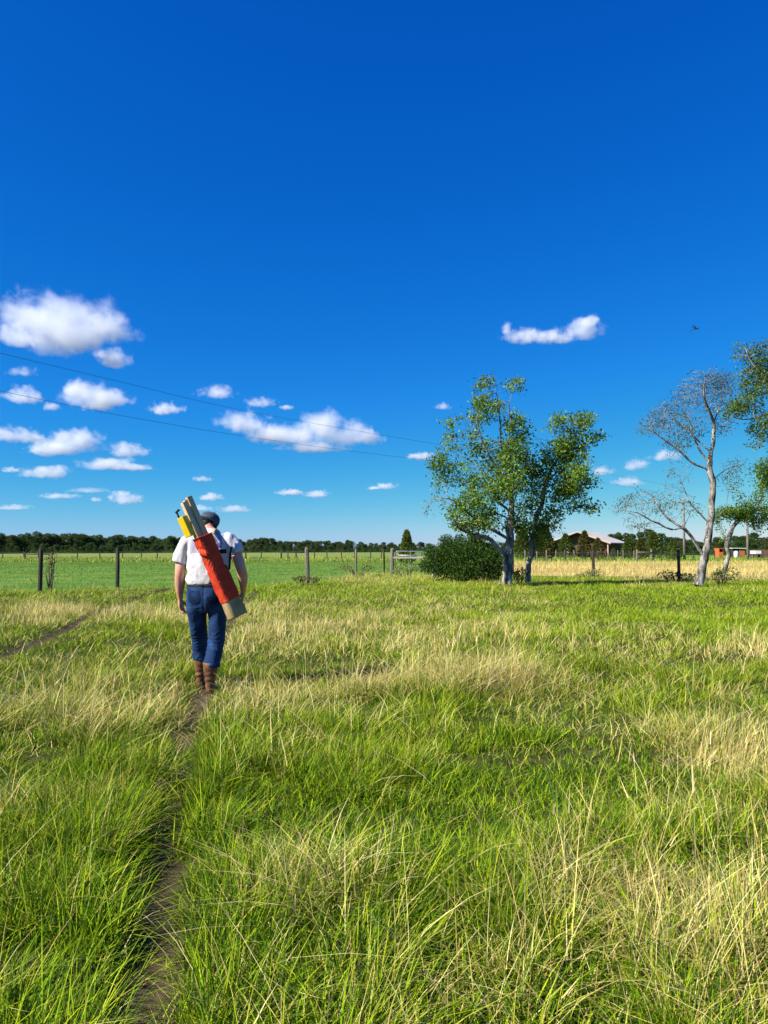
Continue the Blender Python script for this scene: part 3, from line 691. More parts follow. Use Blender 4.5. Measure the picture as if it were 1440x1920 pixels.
cedar(747, 778, 996, 66, CED * 1.25, 'single pointed cedar rising behind the pipe gate', 31)
cedar(1041, 1079, 1002, 96, CED, 'bright green cedar in front of the house gable', 32)
cedar(1080, 1112, 997, 98, CEDB, 'tall brownish cedar standing before the house ridge', 33)
cedar(1104, 1138, 1010, 97, CEDB, 'short broad olive cedar before the house roof end', 34)
cedar(1141, 1160, 1028, 92, CED, 'very small cedar just past the house roof end', 35, 900)
cedar(1164, 1191, 1009, 95, CED, 'green cedar behind the thin wire fence posts', 36)
cedar(1188, 1212, 1010, 93, CEDB, 'rusty brown cedar by the wooden field brace', 37)
cedar(1203, 1246, 999, 100, CED, 'wide dark cedar behind the wooden field brace', 38)
cedar(1246, 1276, 1012, 96, CED, 'cedar beside the nearer utility pole', 39)
cedar(1255, 1272, 1024, 90, np.vstack([CED, [[0.22, 0.22, 0.03]]]), 'little yellow green cedar in front of a taller one', 40, 900)
cedar(992, 1046, 984, 90, CEDB, 'large brown green cedar seen through the leafy trees', 41, 4500)
cedar(960, 1000, 990, 94, CED, 'dark cedar behind the forked pale trunk', 42, 3500)

# ---- distant wood: individual trees, six prototypes
WOOD = [np.array([[0.042, 0.085, 0.018], [0.060, 0.115, 0.022], [0.085, 0.14, 0.028], [0.034, 0.062, 0.018]]),
        np.array([[0.07, 0.10, 0.028], [0.095, 0.125, 0.035], [0.055, 0.08, 0.026]]),
        np.array([[0.035, 0.075, 0.02], [0.05, 0.095, 0.024], [0.07, 0.115, 0.026]])]
def wood_proto(seed):
    rs = np.random.default_rng(seed); P = []; D = []
    for k in range(9):
        a = rs.uniform(0, 2 * pi); rr = rs.uniform(0.2, 2.2); c = np.array([cos(a) * rr, sin(a) * rr, rs.uniform(1.6, 6.2)])
        s = rs.uniform(1.0, 2.0) * (1.25 - 0.1 * c[2]); n = 330
        g = rs.normal(0, 1, (n, 3)); g /= np.linalg.norm(g, axis=1)[:, None]
        P.append(c + g * s * (rs.random((n, 1)) ** 0.3) * np.array([1.1, 1.1, 0.85])); D.append(g * 0.5 + np.array([0, 0, 0.3]))
    g = rs.normal(0, 1, (1100, 3)) * np.array([2.1, 2.1, 0.9]) + np.array([0, 0, 1.1]); P.append(g); D.append(np.tile([0, 0, 0.3], (1100, 1)))
    P = np.vstack(P); D = np.vstack(D); P[:, 2] = np.abs(P[:, 2])
    cm = leaf_mesh('crown', P, 0.42, WOOD[seed % 3], dirs=D, aspect=0.6)
    bm = bmesh.new(); bm_tube(bm, [(0, 0, -0.3), (0.1, 0, 2.0), (0.0, 0.1, 4.5)], [0.22, 0.16, 0.06], 6)
    return cm, from_bm('trunk', bm, True)
protos = [wood_proto(50 + k) for k in range(6)]
for cm, tm in protos: cm.materials.append(M_LEAF); tm.materials.append(M_BARK_D)
def wood_tree(x, y, s, k, label, group):
    root = empty('wood_tree', (x, y, 0), RNG.uniform(0, 2 * pi)); root.scale = (s * RNG.uniform(0.85, 1.25), s * RNG.uniform(0.85, 1.25), s)
    tag(root, label, 'tree', group); cm, tm = protos[k]
    for nm, me in (('crown', cm), ('trunk', tm)):
        o = bpy.data.objects.new(nm, me); COL.objects.link(o); o.parent = root
TONE = ['deep green', 'olive', 'blackish green']
def wood_row(px0, px1, tops, Y0, Y1, gap, label, group):
    px = px0
    while px < px1:
        f = (px - px0) / (px1 - px0); Y = Y0 + (Y1 - Y0) * f + RNG.normal(0, 3)
        top = np.interp(px, [t[0] for t in tops], [t[1] for t in tops]) + RNG.normal(0, 2.2)
        c = at(px, top, Y); k = int(RNG.integers(0, 6)); wood_tree(c[0], Y, c[2] / 7.0, k, TONE[(50 + k) % 3] + ' ' + label, group)
        px += gap * RNG.uniform(0.7, 1.3)
L1 = 'full crowned tree in the wood edge past the green field'
wood_row(-70, 800, [(-70, 1002), (0, 1002), (40, 1004), (90, 996), (150, 1004), (260, 1003), (330, 1006), (450, 1011), (620, 1015), (720, 1017), (800, 1016)], 205, 290, 14, L1, 'trees of the far wood edge')
wood_row(-80, 820, [(-80, 1006), (300, 1008), (800, 1018)], 222, 305, 20, 'treetop rising at the back of the wood past the green field', 'trees of the far wood edge')
wood_row(-60, 800, [(-60, 1020), (300, 1021), (800, 1024)], 196, 280, 13, 'low bushy tree filling the foot of the wood past the green field', 'trees of the far wood edge')
L2 = 'broad tree in the wood behind the house and the orange sheds'
wood_row(1000, 1560, [(1000, 1016), (1140, 1006), (1160, 996), (1235, 996), (1250, 1006), (1300, 1009), (1350, 1008), (1390, 1002), (1440, 1004), (1560, 1000)], 175, 185, 17, L2, 'trees behind the house')
wood_row(1140, 1560, [(1140, 1014), (1560, 1018)], 160, 168, 16, 'low bushy tree at the foot of the wood behind the sheds', 'trees behind the house')
wood_row(900, 1040, [(900, 1012), (1040, 1014)], 215, 200, 22, 'far tree glimpsed between the house and the leafy trees', 'trees behind the house')

# ------------------------------------------------------------------ fences, gate
def post_mesh(r, h, seg=8, name='post', square=False):
    bm = bmesh.new(); rs = random.Random(int(r * 1e4 + h * 1e3))
    bm_tube(bm, [(0, 0, -0.35), (rs.uniform(-1, 1) * 0.01, 0, h * 0.45), (rs.uniform(-1, 1) * 0.015, 0.01, h - 0.02), (0.01, 0, h)],
            [r * 1.06, r, r * 0.95, r * 0.82], seg, power=4.0 if square else 2.0)
    return from_bm(name, bm, False)
def wire_mesh(pts, r=0.0025, sag=0.0, seg=3):
    out = []
    for a, b in zip(pts[:-1], pts[1:]):
        a, b = np.array(a), np.array(b)
        for t in np.linspace(0, 1, 5, endpoint=False):
            p = a + (b - a) * t; p = p.copy(); p[2] -= sag * 4 * t * (1 - t); out.append(p)
    out.append(np.array(pts[-1])); bm = bmesh.new(); bm_tube(bm, out, r, seg, ref=(0, 0, 1)); return from_bm('wire', bm, True)
def make_fence(name, label, posts, wires, group=None, wire_r=0.0025, stays=0):
    """posts: (x, y, height, radius, material, lean)"""
    x0, y0 = posts[0][0], posts[0][1]
    root = empty(name, (x0, y0, 0)); tag(root, label, 'fence', group)
    for (x, y, h, r, mat, lean) in posts:
        p = link('post', post_mesh(r, h), mat, root); p.location = (x - x0, y - y0, 0); p.rotation_euler = (random.uniform(-0.02, 0.02), lean, random.uniform(0, 3))
    for z in wires:
        pts = [(x - x0, y - y0 - r, min(z, h - 0.03)) for (x, y, h, r, mat, lean) in posts]
        link('wire', wire_mesh(pts, wire_r, 0.01), M_WIRE, root)
    if stays:
        bm = bmesh.new()
        for a, b in zip(posts[:-1], posts[1:]):
            L = math.hypot(b[0] - a[0], b[1] - a[1]); k = int(L / stays)
            for i in range(1, k):
                t = i / k; x = a[0] + (b[0] - a[0]) * t - x0; y = a[1] + (b[1] - a[1]) * t - y0 - 0.05
                bm_tube(bm, [(x, y, 0.05), (x, y, 1.0)], 0.0016, 3)
        o = link('wire_stays', from_bm('wire_stays', bm), M_WIRE, root); o['kind'] = 'stuff'
    return root
def post_at(px, ytop, ybase, r, mat, lean=0.0, z=Z):
    p = gp(px, ybase, z); t = at(px, ytop, p[1]); return (p[0], p[1], t[2], r, mat, lean)
P0 = post_at(75, 1029, 1098, 0.072, M_POST_D, 0.01); P1 = post_at(220, 1029, 1091, 0.070, M_POST_D); P3 = post_at(577, 1028, 1087, 0.088, M_POST, -0.015)
P2 = ((P1[0] + P3[0]) / 2 + 0.9, (P1[1] + P3[1]) / 2 + 0.3, 1.42, 0.07, M_POST_D, 0.0)
PL = (P0[0] - (P1[0] - P0[0]) * 1.6, P0[1] - (P1[1] - P0[1]) * 1.6, 1.42, 0.07, M_POST_D, 0.0)
P4 = post_at(668, 1030, 1072, 0.058, M_POST); P5 = post_at(720, 1030, 1069, 0.055, M_POST_D)
make_fence('wire_fence', 'woven wire fence on dark round posts along the bright green field', [PL, P0, P1, P2, P3, P4, P5], [0.12, 0.3, 0.48, 0.66, 0.84, 1.02, 1.3], stays=0.3)
G0 = post_at(735, 1029, 1071, 0.105, M_POST); G1 = post_at(811, 1058, 1078, 0.075, M_BOARD)
RP = [post_at(962, 1034, 1072, 0.06, M_POST_D), post_at(1113, 1034, 1075, 0.075, M_POST_D, 0.02), post_at(1273, 1032, 1082, 0.066, M_POST_D), post_at(1480, 1032, 1090, 0.08, M_POST_D)]
make_fence('wire_fence', 'wire fence on black round posts in front of the straw field', RP, [0.25, 0.5, 0.75, 1.0, 1.2], wire_r=0.0022)
gr = empty('pipe_gate', (G0[0], G0[1], 0)); tag(gr, 'galvanised pipe gate hung between a thick post and the dark bush', 'gate')
pm_ = link('post', post_mesh(0.105, G0[2], 10), M_POST, gr)
p2_ = link('post', post_mesh(0.075, 1.1, 8), M_BOARD, gr); gl = at(811, 1040, G0[1] - 1.5); p2_.location = (gl[0] - G0[0], -1.5, 0); 
def gl_(px, py): p = at(px, py, G0[1] + 0.05); return (p[0] - G0[0], 0.05, p[2])
bm = bmesh.new(); A_, B_ = gl_(741, 1033.5), gl_(812, 1034); C_, D_ = gl_(741, 1064), gl_(812, 1063)
bm_tube(bm, [C_, (A_[0], A_[1], A_[2] - 0.10), (A_[0] + 0.03, A_[1], A_[2] - 0.02), (A_[0] + 0.10, A_[1], A_[2]), B_, D_], 0.024, 8, ref=(0, 1, 0)); link('frame', from_bm('frame', bm, True), M_PIPE, gr)
for py in (1041, 1058):
    bm = bmesh.new(); bm_tube(bm, [gl_(742, py), gl_(811, py + 0.5)], 0.017, 6, ref=(0, 0, 1)); link('rail', from_bm('rail', bm, True), M_PIPE, gr)
for px in (770, 790):
    bm = bmesh.new(); q = gl_(px, 1050); bm_tube(bm, [(q[0], 0.30, -0.2), (q[0] + 0.01, 0.30, gl_(px, 1032)[2])], 0.035, 7); link('upright', from_bm('upright', bm), M_POST, gr)
bm = bmesh.new(); a, b = gl_(737, 1045.5), gl_(793, 1045.5); bm_box(bm, ((a[0] + b[0]) / 2, -0.13, a[2]), (b[0] - a[0], 0.035, 0.105), bev=0.006); link('board', from_bm('board', bm), M_BOARD, gr)

fl = []
for px in (-60, -25, 5, 45, 72, 97, 145, 187, 230, 265, 295, 330, 365, 400, 430, 461, 490, 527, 540, 555, 590, 613, 640, 665, 695, 715):
    q = post_at(px, 1034.5 + random.uniform(-0.6, 0.6), 1046, 0.07 if px not in (45, 72, 97, 461, 555) else 0.10, M_POST_D, 0, 0.1); fl.append(q)
make_fence('wire_fence', 'distant post fence across the far side of the green field', fl, [0.45, 0.8], wire_r=0.006)
def rail(name, label, px0, px1, py, Y, hgt=0.11, mat=M_POST_D, uprights=True, ybase=1047):
    a, b = at(px0, py, Y), at(px1, py, Y); root = empty(name, (a[0], Y, 0)); tag(root, label, 'fence')
    bm = bmesh.new(); bm_tube(bm, [(0, 0, a[2]), (b[0] - a[0], 0, b[2])], hgt / 2, 7, ref=(0, 0, 1)); link('rail', from_bm('rail', bm, True), mat, root)
    for x in (0, b[0] - a[0]):
        p = link('post', post_mesh(0.11, a[2] + 0.25), mat, root); p.location = (x, 0.12, 0)
rail('fence_brace', 'dark wooden fence brace with one rail at the far field corner', 46, 97, 1039.5, 99, 0.13)
rail('fence_brace', 'low dark rail beside the far field posts behind the person', 527, 575, 1036, 103, 0.13)
rail('fence_brace', 'pale wooden brace with one rail before the dark cedars', 1195, 1222, 1035.5, 80, 0.10, M_POST)
fr = []
for px, yb in ((985, 1056), (1007, 1055), (1025, 1055), (1043, 1053), (1060, 1051), (1077, 1051), (1092, 1050), (1108, 1050), (1122, 1050), (1136, 1049), (1148, 1049), (1159, 1049), (1169, 1049), (1180, 1049), (1189, 1049),
               (1240, 1049), (1262, 1049), (1300, 1048), (1340, 1048), (1387, 1048), (1430, 1048), (1480, 1048)):
    fr.append(post_at(px, 1032 + random.uniform(-0.6, 0.6), yb, 0.062, M_POST if px % 2 else M_POST_D, 0, 0.1))
make_fence('wire_fence', 'line of thin posts and wire between the straw field and the house', fr, [0.4, 0.7, 1.0], wire_r=0.005)

# ------------------------------------------------------------------ house, sheds, poles, lines
M_ROOF = two_tone('pale_metal_roof', (0.36, 0.32, 0.31), (0.46, 0.42, 0.41), 3, 0.45, 0.5, 0.0)
M_BRICK = two_tone('brown_brick', (0.07, 0.04, 0.032), (0.13, 0.07, 0.055), 9, 0.9, 0.2)
M_TRIM = two_tone('pinkish_trim', (0.42, 0.25, 0.20), (0.52, 0.33, 0.27), 9, 0.7, 0.3)
M_SIDING = two_tone('pale_siding', (0.50, 0.50, 0.54), (0.62, 0.62, 0.66), 9, 0.7, 0.3)
M_GLASS = two_tone('dark_glass', (0.02, 0.025, 0.03), (0.05, 0.06, 0.07), 2, 0.12, 0.6)
M_ORANGE = two_tone('orange_paint', (0.40, 0.10, 0.03), (0.55, 0.15, 0.04), 4, 0.6, 0.3)
M_DARK = two_tone('dark_boards', (0.02, 0.018, 0.016), (0.06, 0.05, 0.045), 6, 0.85, 0.2)
M_WHITE = two_tone('white_paint', (0.62, 0.62, 0.60), (0.74, 0.74, 0.72), 4, 0.5, 0.4)
def box_obj(name, c, s, mat, parent, bev=0.0):
    bm = bmesh.new(); bm_box(bm, c, s, bev=bev); return link(name, from_bm(name, bm), mat, parent)
HY = 130.0; hc = at(1084, 1028, HY); W2, DEP, EAVE, RID = 5.3, 9.0, 2.35, 4.15; PHI = R(33)
house = empty('house', (hc[0], HY, 0), -PHI); tag(house, 'low house with a pale metal gable roof behind the cedars', 'house')
bm = bmesh.new()                                             # local: gable faces -Y, ridge along +Y
prof = [(-W2 + 0.7, -0.2), (W2 - 0.7, -0.2), (W2 - 0.7, EAVE - 0.06), (0, RID - 0.28), (-W2 + 0.7, EAVE - 0.06)]
f0 = [bm.verts.new((x, 1.2, z)) for x, z in prof]; f1 = [bm.verts.new((x, DEP, z)) for x, z in prof]
bm.faces.new(f0); bm.faces.new(f1[::-1])
for i in range(5): bm.faces.new((f0[i], f0[(i + 1) % 5], f1[(i + 1) % 5], f1[i]))
link('wall', from_bm('wall', bm), M_BRICK, house)
bm = bmesh.new()
for s in (-1, 1):
    a = [(0, RID), (s * (W2 + 0.35), EAVE - 0.12)]
    v = [bm.verts.new((x, y, z + dz)) for dz in (0, 0.12) for (x, z) in a for y in (-0.4, DEP + 0.5)]
    for q4 in ((0, 1, 3, 2), (4, 5, 7, 6), (0, 1, 5, 4), (2, 3, 7, 6), (0, 2, 6, 4), (1, 3, 7, 5)): bm.faces.new([v[i] for i in q4])
roof = link('roof', from_bm('roof', bm), M_ROOF, house)
for s in (-1, 1):
    for k in range(12):                                       # standing seams
        y = -0.2 + k * (DEP + 0.4) / 11; bm = bmesh.new()
        bm_tube(bm, [(s * 0.1, y, RID + 0.12), (s * (W2 + 0.3), y, EAVE + 0.02)], 0.03, 4, ref=(0, 1, 0)); link('seam', from_bm('seam', bm), M_ROOF, roof)
    bm = bmesh.new(); bm_tube(bm, [(0, -0.42, RID - 0.06), (s * (W2 + 0.33), -0.42, EAVE - 0.18)], (0.03, 0.13), 4, ref=(0, 1, 0)); link('fascia', from_bm('fascia', bm), M_TRIM, house)
for x in (-W2 + 0.25, -1.7, 1.7, W2 - 0.25): box_obj('porch_post', (x, 0.0, 1.1), (0.18, 0.18, 2.4 if abs(x) > 2 else 3.1), M_TRIM, house)
for x in (-2.9, 2.9):
    w = box_obj('window', (x, 1.18, 1.35), (1.3, 0.10, 1.1), M_WHITE, house); box_obj('pane', (x, 1.12, 1.35), (1.12, 0.03, 0.92), M_GLASS, w)
dd_ = box_obj('door', (0, 1.17, 1.0), (1.0, 0.08, 2.0), M_DARK, house); box_obj('handle', (0.4, 1.11, 1.0), (0.05, 0.05, 0.12), M_PIPE, dd_)
box_obj('gable_window', (0, 1.17, 2.9), (0.9, 0.08, 0.5), M_GLASS, house)
box_obj('side_panel', (-W2 + 0.2, 3.2, 1.1), (0.12, 3.0, 2.2), M_SIDING, house)
def shed(name, label, px0, px1, ytop, Y, cat, mats, roofmat):
    a, b = at(px0, ytop, Y), at(px1, ytop, Y); w = b[0] - a[0]; h = a[2]; root = empty(name, ((a[0] + b[0]) / 2, Y, 0)); tag(root, label, cat)
    box_obj('back_wall', (0, 1.6, h / 2), (w, 0.1, h), mats[0], root); box_obj('side_wall', (-w / 2 + 0.05, 0.8, h / 2), (0.1, 1.5, h), mats[0], root)
    box_obj('side_wall', (w / 2 - 0.05, 0.8, h / 2), (0.1, 1.5, h), mats[0], root); box_obj('roof', (0, 0.75, h + 0.05), (w + (0.3 if w > 1.2 else 0.04), 2.0, 0.1), roofmat, root)
    return root, w, h
SY = 118.0
s1, w1, h1 = shed('open_shed', 'open fronted dark shed with a bright orange panel', 1374, 1396, 1028.5, SY, 'shed', (M_DARK, M_DARK), M_WHITE)
box_obj('front_panel', (w1 / 2 - 0.38, -0.02, h1 / 2), (0.76, 0.08, h1 - 0.04), M_ORANGE, s1)
s2, w2, h2 = shed('feed_box', 'small bright orange lean-to box shed near the crooked tree', 1348, 1356, 1029, SY, 'shed', (M_ORANGE, M_ORANGE), M_ORANGE)
box_obj('front_panel', (0, -0.02, h2 * 0.33), (w2 - 0.04, 0.08, h2 * 0.6), M_ORANGE, s2)
tk = at(1380, 1031, SY - 2); bm = bmesh.new(); bm_tube(bm, [(0, 0, 0), (0, 0, 0.1), (0, 0, 0.8), (0, 0, 0.95), (0, 0, 1.02)], [0.30, 0.34, 0.34, 0.28, 0.12], 14)
wt_ = link('water_drum', from_bm('water_drum', bm, True), M_WHITE); wt_.location = (tk[0], SY - 2, 0); tag(wt_, 'white drum standing before the open dark shed', 'drum')
a, b = at(1404, 1031, 112), at(1470, 1031, 112); bf = empty('board_fence', (a[0], 112, 0)); tag(bf, 'low reddish brown board fence past the farther utility pole', 'fence'); nbd = 26
bmesh_b = bmesh.new(); bm_box(bmesh_b, (0, 0, 0.6), ((b[0] - a[0]) / nbd - 0.02, 0.04, 1.2)); mb_ = from_bm('board', bmesh_b); mb_.materials.append(two_tone('red_brown_boards', (0.13, 0.07, 0.05), (0.22, 0.13, 0.10), 3, 0.9, 0.1))
for k in range(nbd):
    o = bpy.data.objects.new('board', mb_); COL.objects.link(o); o.parent = bf; o.location = ((k + 0.5) * (b[0] - a[0]) / nbd, random.uniform(-0.01, 0.01), random.uniform(-0.05, 0.04))
# stock trailer
tr_p = at(1417, 1032, 109); tr = empty('stock_trailer', (tr_p[0], 109, 0)); tag(tr, 'small white stock trailer parked by the brown board fence', 'trailer')
box_obj('body', (0, 0, 0.85), (0.85, 1.6, 0.45), M_WHITE, tr, 0.04); box_obj('deck', (0, 0, 0.55), (0.9, 1.8, 0.08), M_DARK, tr)
for s in (-1, 1):
    bm = bmesh.new(); bm_tube(bm, [(s * 0.42, 0, 0.3), (s * 0.52, 0, 0.3)], 0.3, 14, ref=(0, 0, 1)); w_ = link('wheel', from_bm('wheel', bm), M_DARK, tr)
    bm = bmesh.new(); bm_tube(bm, [(s * 0.515, 0, 0.3), (s * 0.535, 0, 0.3)], 0.15, 12, ref=(0, 0, 1)); link('rim', from_bm('rim', bm), M_PIPE, w_)
M_POLE = two_tone('pole_wood', (0.15, 0.125, 0.10), (0.26, 0.22, 0.18), 8, 0.9, 0.15, vec=(1, 1, 0.1))
def pole(px, Y, h, label):
    p = at(px, 1028, Y); root = empty('utility_pole', (p[0], Y, 0)); tag(root, label, 'pole', 'utility poles')
    bm = bmesh.new(); bm_tube(bm, [(0, 0, -1), (0, 0, h * 0.5), (0.02, 0, h)], [0.17, 0.145, 0.11], 10); link('shaft', from_bm('shaft', bm, True), M_POLE, root)
    bm = bmesh.new(); bm_box(bm, (0, -0.16, h - 0.5), (1.6, 0.1, 0.12)); ca = link('crossarm', from_bm('crossarm', bm), M_POLE, root)
    for x in (-0.7, 0.7):
        bm = bmesh.new(); bm_tube(bm, [(x, -0.16, h - 0.44), (x, -0.16, h - 0.30), (x, -0.16, h - 0.24)], [0.05, 0.06, 0.03], 8); link('insulator', from_bm('insulator', bm, True), M_SIDING, ca)
    return p
pole(1283, 96, 7.6, 'weathered utility pole behind the nearly bare tree'); pole(1402, 100, 6.6, 'utility pole beside the open dark shed')
def cable(pts, label):
    """pts: pixel + depth; a gently sagging line"""
    P = cr([at(px, py, Y) for px, py, Y in pts], 10); root = empty('power_line', P[0]); tag(root, label, 'cable', 'overhead lines')
    bm = bmesh.new(); bm_tube(bm, P - P[0], 0.0075, 5, ref=(0, 0, 1)); o = link('cable', from_bm('cable', bm, True), M_CABLE, root)
cable([(-260, 598, 22), (0, 662, 26), (210, 712, 30.5), (420, 762, 35.5), (600, 796, 41), (810, 831, 49), (1000, 862, 64), (1283, 915, 96)], 'upper thin black overhead line crossing the blue sky')
cable([(-260, 680, 22), (0, 733, 26), (210, 776, 30.5), (420, 812, 35.5), (600, 838, 41), (800, 863, 49), (1000, 885, 64), (1283, 930, 96)], 'lower thin black overhead line crossing the blue sky')

# ------------------------------------------------------------------ clouds: lit volumes
def mat_cloud():
    m = MN('cloud'); m.t.nodes.remove(m.b)
    tc = m.n('TexCoord'); oi = m.n('ObjectInfo'); ds = m.n('Attribute', attribute_name='dens', attribute_type='OBJECT'); st = m.n('Attribute', attribute_name='stretch', attribute_type='OBJECT')
    rnd = m.math('MULTIPLY', oi.outputs['Random'], 60.0)
    sc = m.n('VectorMath', operation='MULTIPLY'); m.l(tc.outputs['Object'], sc.inputs[0])
    cx = m.n('CombineXYZ'); m.l(st.outputs['Fac'], cx.inputs[0]); cx.inputs[1].default_value = 1; cx.inputs[2].default_value = 1; m.l(cx.outputs[0], sc.inputs[1])
    ad = m.n('VectorMath', operation='ADD'); m.l(sc.outputs[0], ad.inputs[0]); m.l(rnd, ad.inputs[1])
    nz = m.n('TexNoise'); nz.inputs['Scale'].default_value = 1.5; nz.inputs['Detail'].default_value = 5; nz.inputs['Roughness'].default_value = 0.66; m.l(ad.outputs[0], nz.inputs['Vector'])
    ln = m.n('VectorMath', operation='LENGTH'); m.l(tc.outputs['Object'], ln.inputs[0])
    sx = m.n('SeparateXYZ'); m.l(tc.outputs['Object'], sx.inputs[0])
    low = m.math('MULTIPLY', m.math('MAXIMUM', m.math('SUBTRACT', m.math('MULTIPLY', sx.outputs[2], -1.0), 0.15), 0.0), 0.9)
    base = m.math('SUBTRACT', m.math('SUBTRACT', 0.62, ln.outputs['Value']), low)
    v = m.math('ADD', base, m.math('MULTIPLY', m.math('SUBTRACT', nz.outputs['Fac'], 0.5), 1.7))
    v = m.math('MULTIPLY', v, 1.25, True)
    v = m.math('MULTIPLY', v, m.math('MULTIPLY', m.math('SUBTRACT', 1.0, ln.outputs['Value']), 6.0, True))
    pv = m.n('VolumePrincipled'); pv.inputs['Color'].default_value = (0.985, 0.99, 1.0, 1); pv.inputs['Anisotropy'].default_value = 0.1
    m.l(m.math('MULTIPLY', v, ds.outputs['Fac']), pv.inputs['Density']); m.l(pv.outputs[0], m.out.inputs['Volume'])
    return m.m
M_CLOUD = mat_cloud()
bm = bmesh.new(); bmesh.ops.create_icosphere(bm, subdivisions=3, radius=1.0); puff = from_bm('puff', bm, True); puff.materials.append(M_CLOUD)
def cloud(lobes, label, alt=900.0, tau=3.6, group='fair weather clouds'):
    yb = max(l[1] + l[3] for l in lobes); el = math.atan((1028 - yb) / F); D = min(alt / math.tan(max(el, 0.02)), 14000.0)
    cx = np.mean([l[0] for l in lobes]); c0 = at(cx, yb, D); root = empty('cloud', c0); tag(root, label, 'cloud', group)
    for l in lobes:
        px, py, rx, ry = l[:4]; c = at(px, py, D + (l[4] if len(l) > 4 else 0)); s = D / F * 1.6; ry *= 1.12
        o = bpy.data.objects.new('puff', puff); COL.objects.link(o); o.parent = root; o.location = Vector(tuple(c - c0))
        o.scale = (rx * s, min(rx, 1.6 * ry) * s, ry * s); o['dens'] = float((l[5] if len(l) > 5 else 1.0) * tau / (min(rx, 1.6 * ry) * s)); o['stretch'] = float(min(2.5, rx / ry))
SM = 'small flat white cloud low over the far wood'
cloud([(130, 603, 92, 46), (60, 600, 55, 38), (205, 622, 46, 34), (105, 640, 62, 34), (38, 632, 38, 26), (150, 640, 50, 30)], 'largest heaped white cloud, domed top, above the overhead lines')
cloud([(215, 676, 30, 20), (190, 665, 18, 10, 0, 0.5)], 'torn white cloud scrap hanging under the largest cloud')
cloud([(42, 698, 26, 10, 0, 0.4)], 'faint wisp of cloud touched by the upper line', tau=3)
cloud([(45, 745, 34, 17), (95, 764, 16, 9, 0, 0.6)], 'rounded cloud crossed by the lower line')
cloud([(172, 746, 60, 26), (142, 732, 26, 18), (212, 748, 32, 19), (185, 762, 32, 12)], 'ragged white cloud resting on the lower line')
cloud([(312, 768, 34, 13)], 'small lens shaped cloud alone under the lower line')
cloud([(407, 738, 34, 14, 0, 0.8)], 'oval cloud just above the upper line')
cloud([(490, 756, 30, 10, 0, 0.7), (536, 765, 14, 6, 0, 0.5)], 'thin cloud streak above the broad heaped cloud')
cloud([(455, 795, 46, 22), (540, 818, 72, 24), (605, 800, 36, 30), (645, 818, 52, 28), (692, 822, 28, 20), (585, 840, 66, 13), (500, 815, 40, 20)], 'broad heaped cloud with a peaked top crossed by both lines')
cloud([(28, 818, 44, 17), (70, 822, 16, 9, 0, 0.7)], 'flat based cloud running out of the picture edge above a row of three')
cloud([(122, 836, 64, 22), (150, 822, 38, 19), (92, 846, 40, 13)], 'bright flat based heap cloud, tallest of its row')
cloud([(240, 847, 40, 15)], 'grey topped cloud beside the bright flat based heap')
cloud([(205, 873, 60, 14), (250, 878, 40, 8)], 'long flat cloud below the grey topped one')
cloud([(88, 888, 50, 13), (20, 882, 18, 6, 0, 0.7)], 'low ragged cloud bank under the bright flat based heap')
cloud([(985, 632, 40, 17), (1040, 634, 46, 15), (1095, 620, 34, 22), (1102, 606, 20, 13), (950, 618, 11, 14, 0, 0.5)], 'curled white cloud alone above the leafy tree')
cloud([(1128, 885, 26, 10, 0, 0.8)], 'soft cloud behind the edge of the yellow green tree')
cloud([(1192, 873, 22, 12)], 'small round cloud between the leafy and the bare tree')
cloud([(1178, 905, 32, 11, 0, 0.7)], 'pale flat cloud under the small round one')
cloud([(1248, 856, 32, 13, 0, 0.8)], 'cloud seen through the bare branches')
cloud([(790, 857, 30, 8)], 'small cloud where the lower line meets the leafy tree')
cloud([(830, 763, 18, 7, 0, 0.5)], 'faint small cloud near the top of the leafy tree', tau=4)
for lb in ([(380, 899, 20, 6, 0, 0.6)], [(395, 933, 24, 9)], [(375, 953, 22, 7, 0, 0.7)], [(438, 956, 34, 8, 0, 0.8)], [(545, 924, 30, 7), (595, 928, 26, 8)], [(722, 913, 26, 7), (700, 916, 12, 4)],
           [(235, 937, 34, 12), (225, 926, 20, 6, 0, 0.5)], [(110, 931, 42, 6, 0, 0.7)], [(165, 920, 40, 6, 0, 0.4)], [(26, 952, 34, 6, 0, 0.8)], [(180, 937, 12, 5, 0, 0.5)]):
    cloud(lb, SM, group='small low clouds')

# dragonfly hovering close by
dp = at(1305, 616, 4.6); dr = empty('dragonfly', dp, R(35)); tag(dr, 'small dark dragonfly in flight against the blue sky', 'insect')
M_FLY = two_tone('dark_chitin', (0.012, 0.012, 0.015), (0.04, 0.035, 0.03), 60, 0.4, 0.5); M_WING = two_tone('smoky_wing', (0.03, 0.04, 0.06), (0.07, 0.08, 0.10), 60, 0.5, 0.4)
bm = bmesh.new(); bm_tube(bm, [(0, -0.014, 0), (0, -0.010, 0), (0, 0.0, 0), (0, 0.008, -0.001), (0, 0.03, -0.006), (0, 0.048, -0.012)], [0.001, 0.0038, 0.0045, 0.0025, 0.0016, 0.001], 8); link('body', from_bm('body', bm, True), M_FLY, dr)
bm = bmesh.new(); bm_tube(bm, [(0, -0.019, 0.0005), (0, -0.016, 0.0005), (0, -0.013, 0)], [0.002, 0.0036, 0.002], 8); link('head', from_bm('head', bm, True), M_FLY, dr)
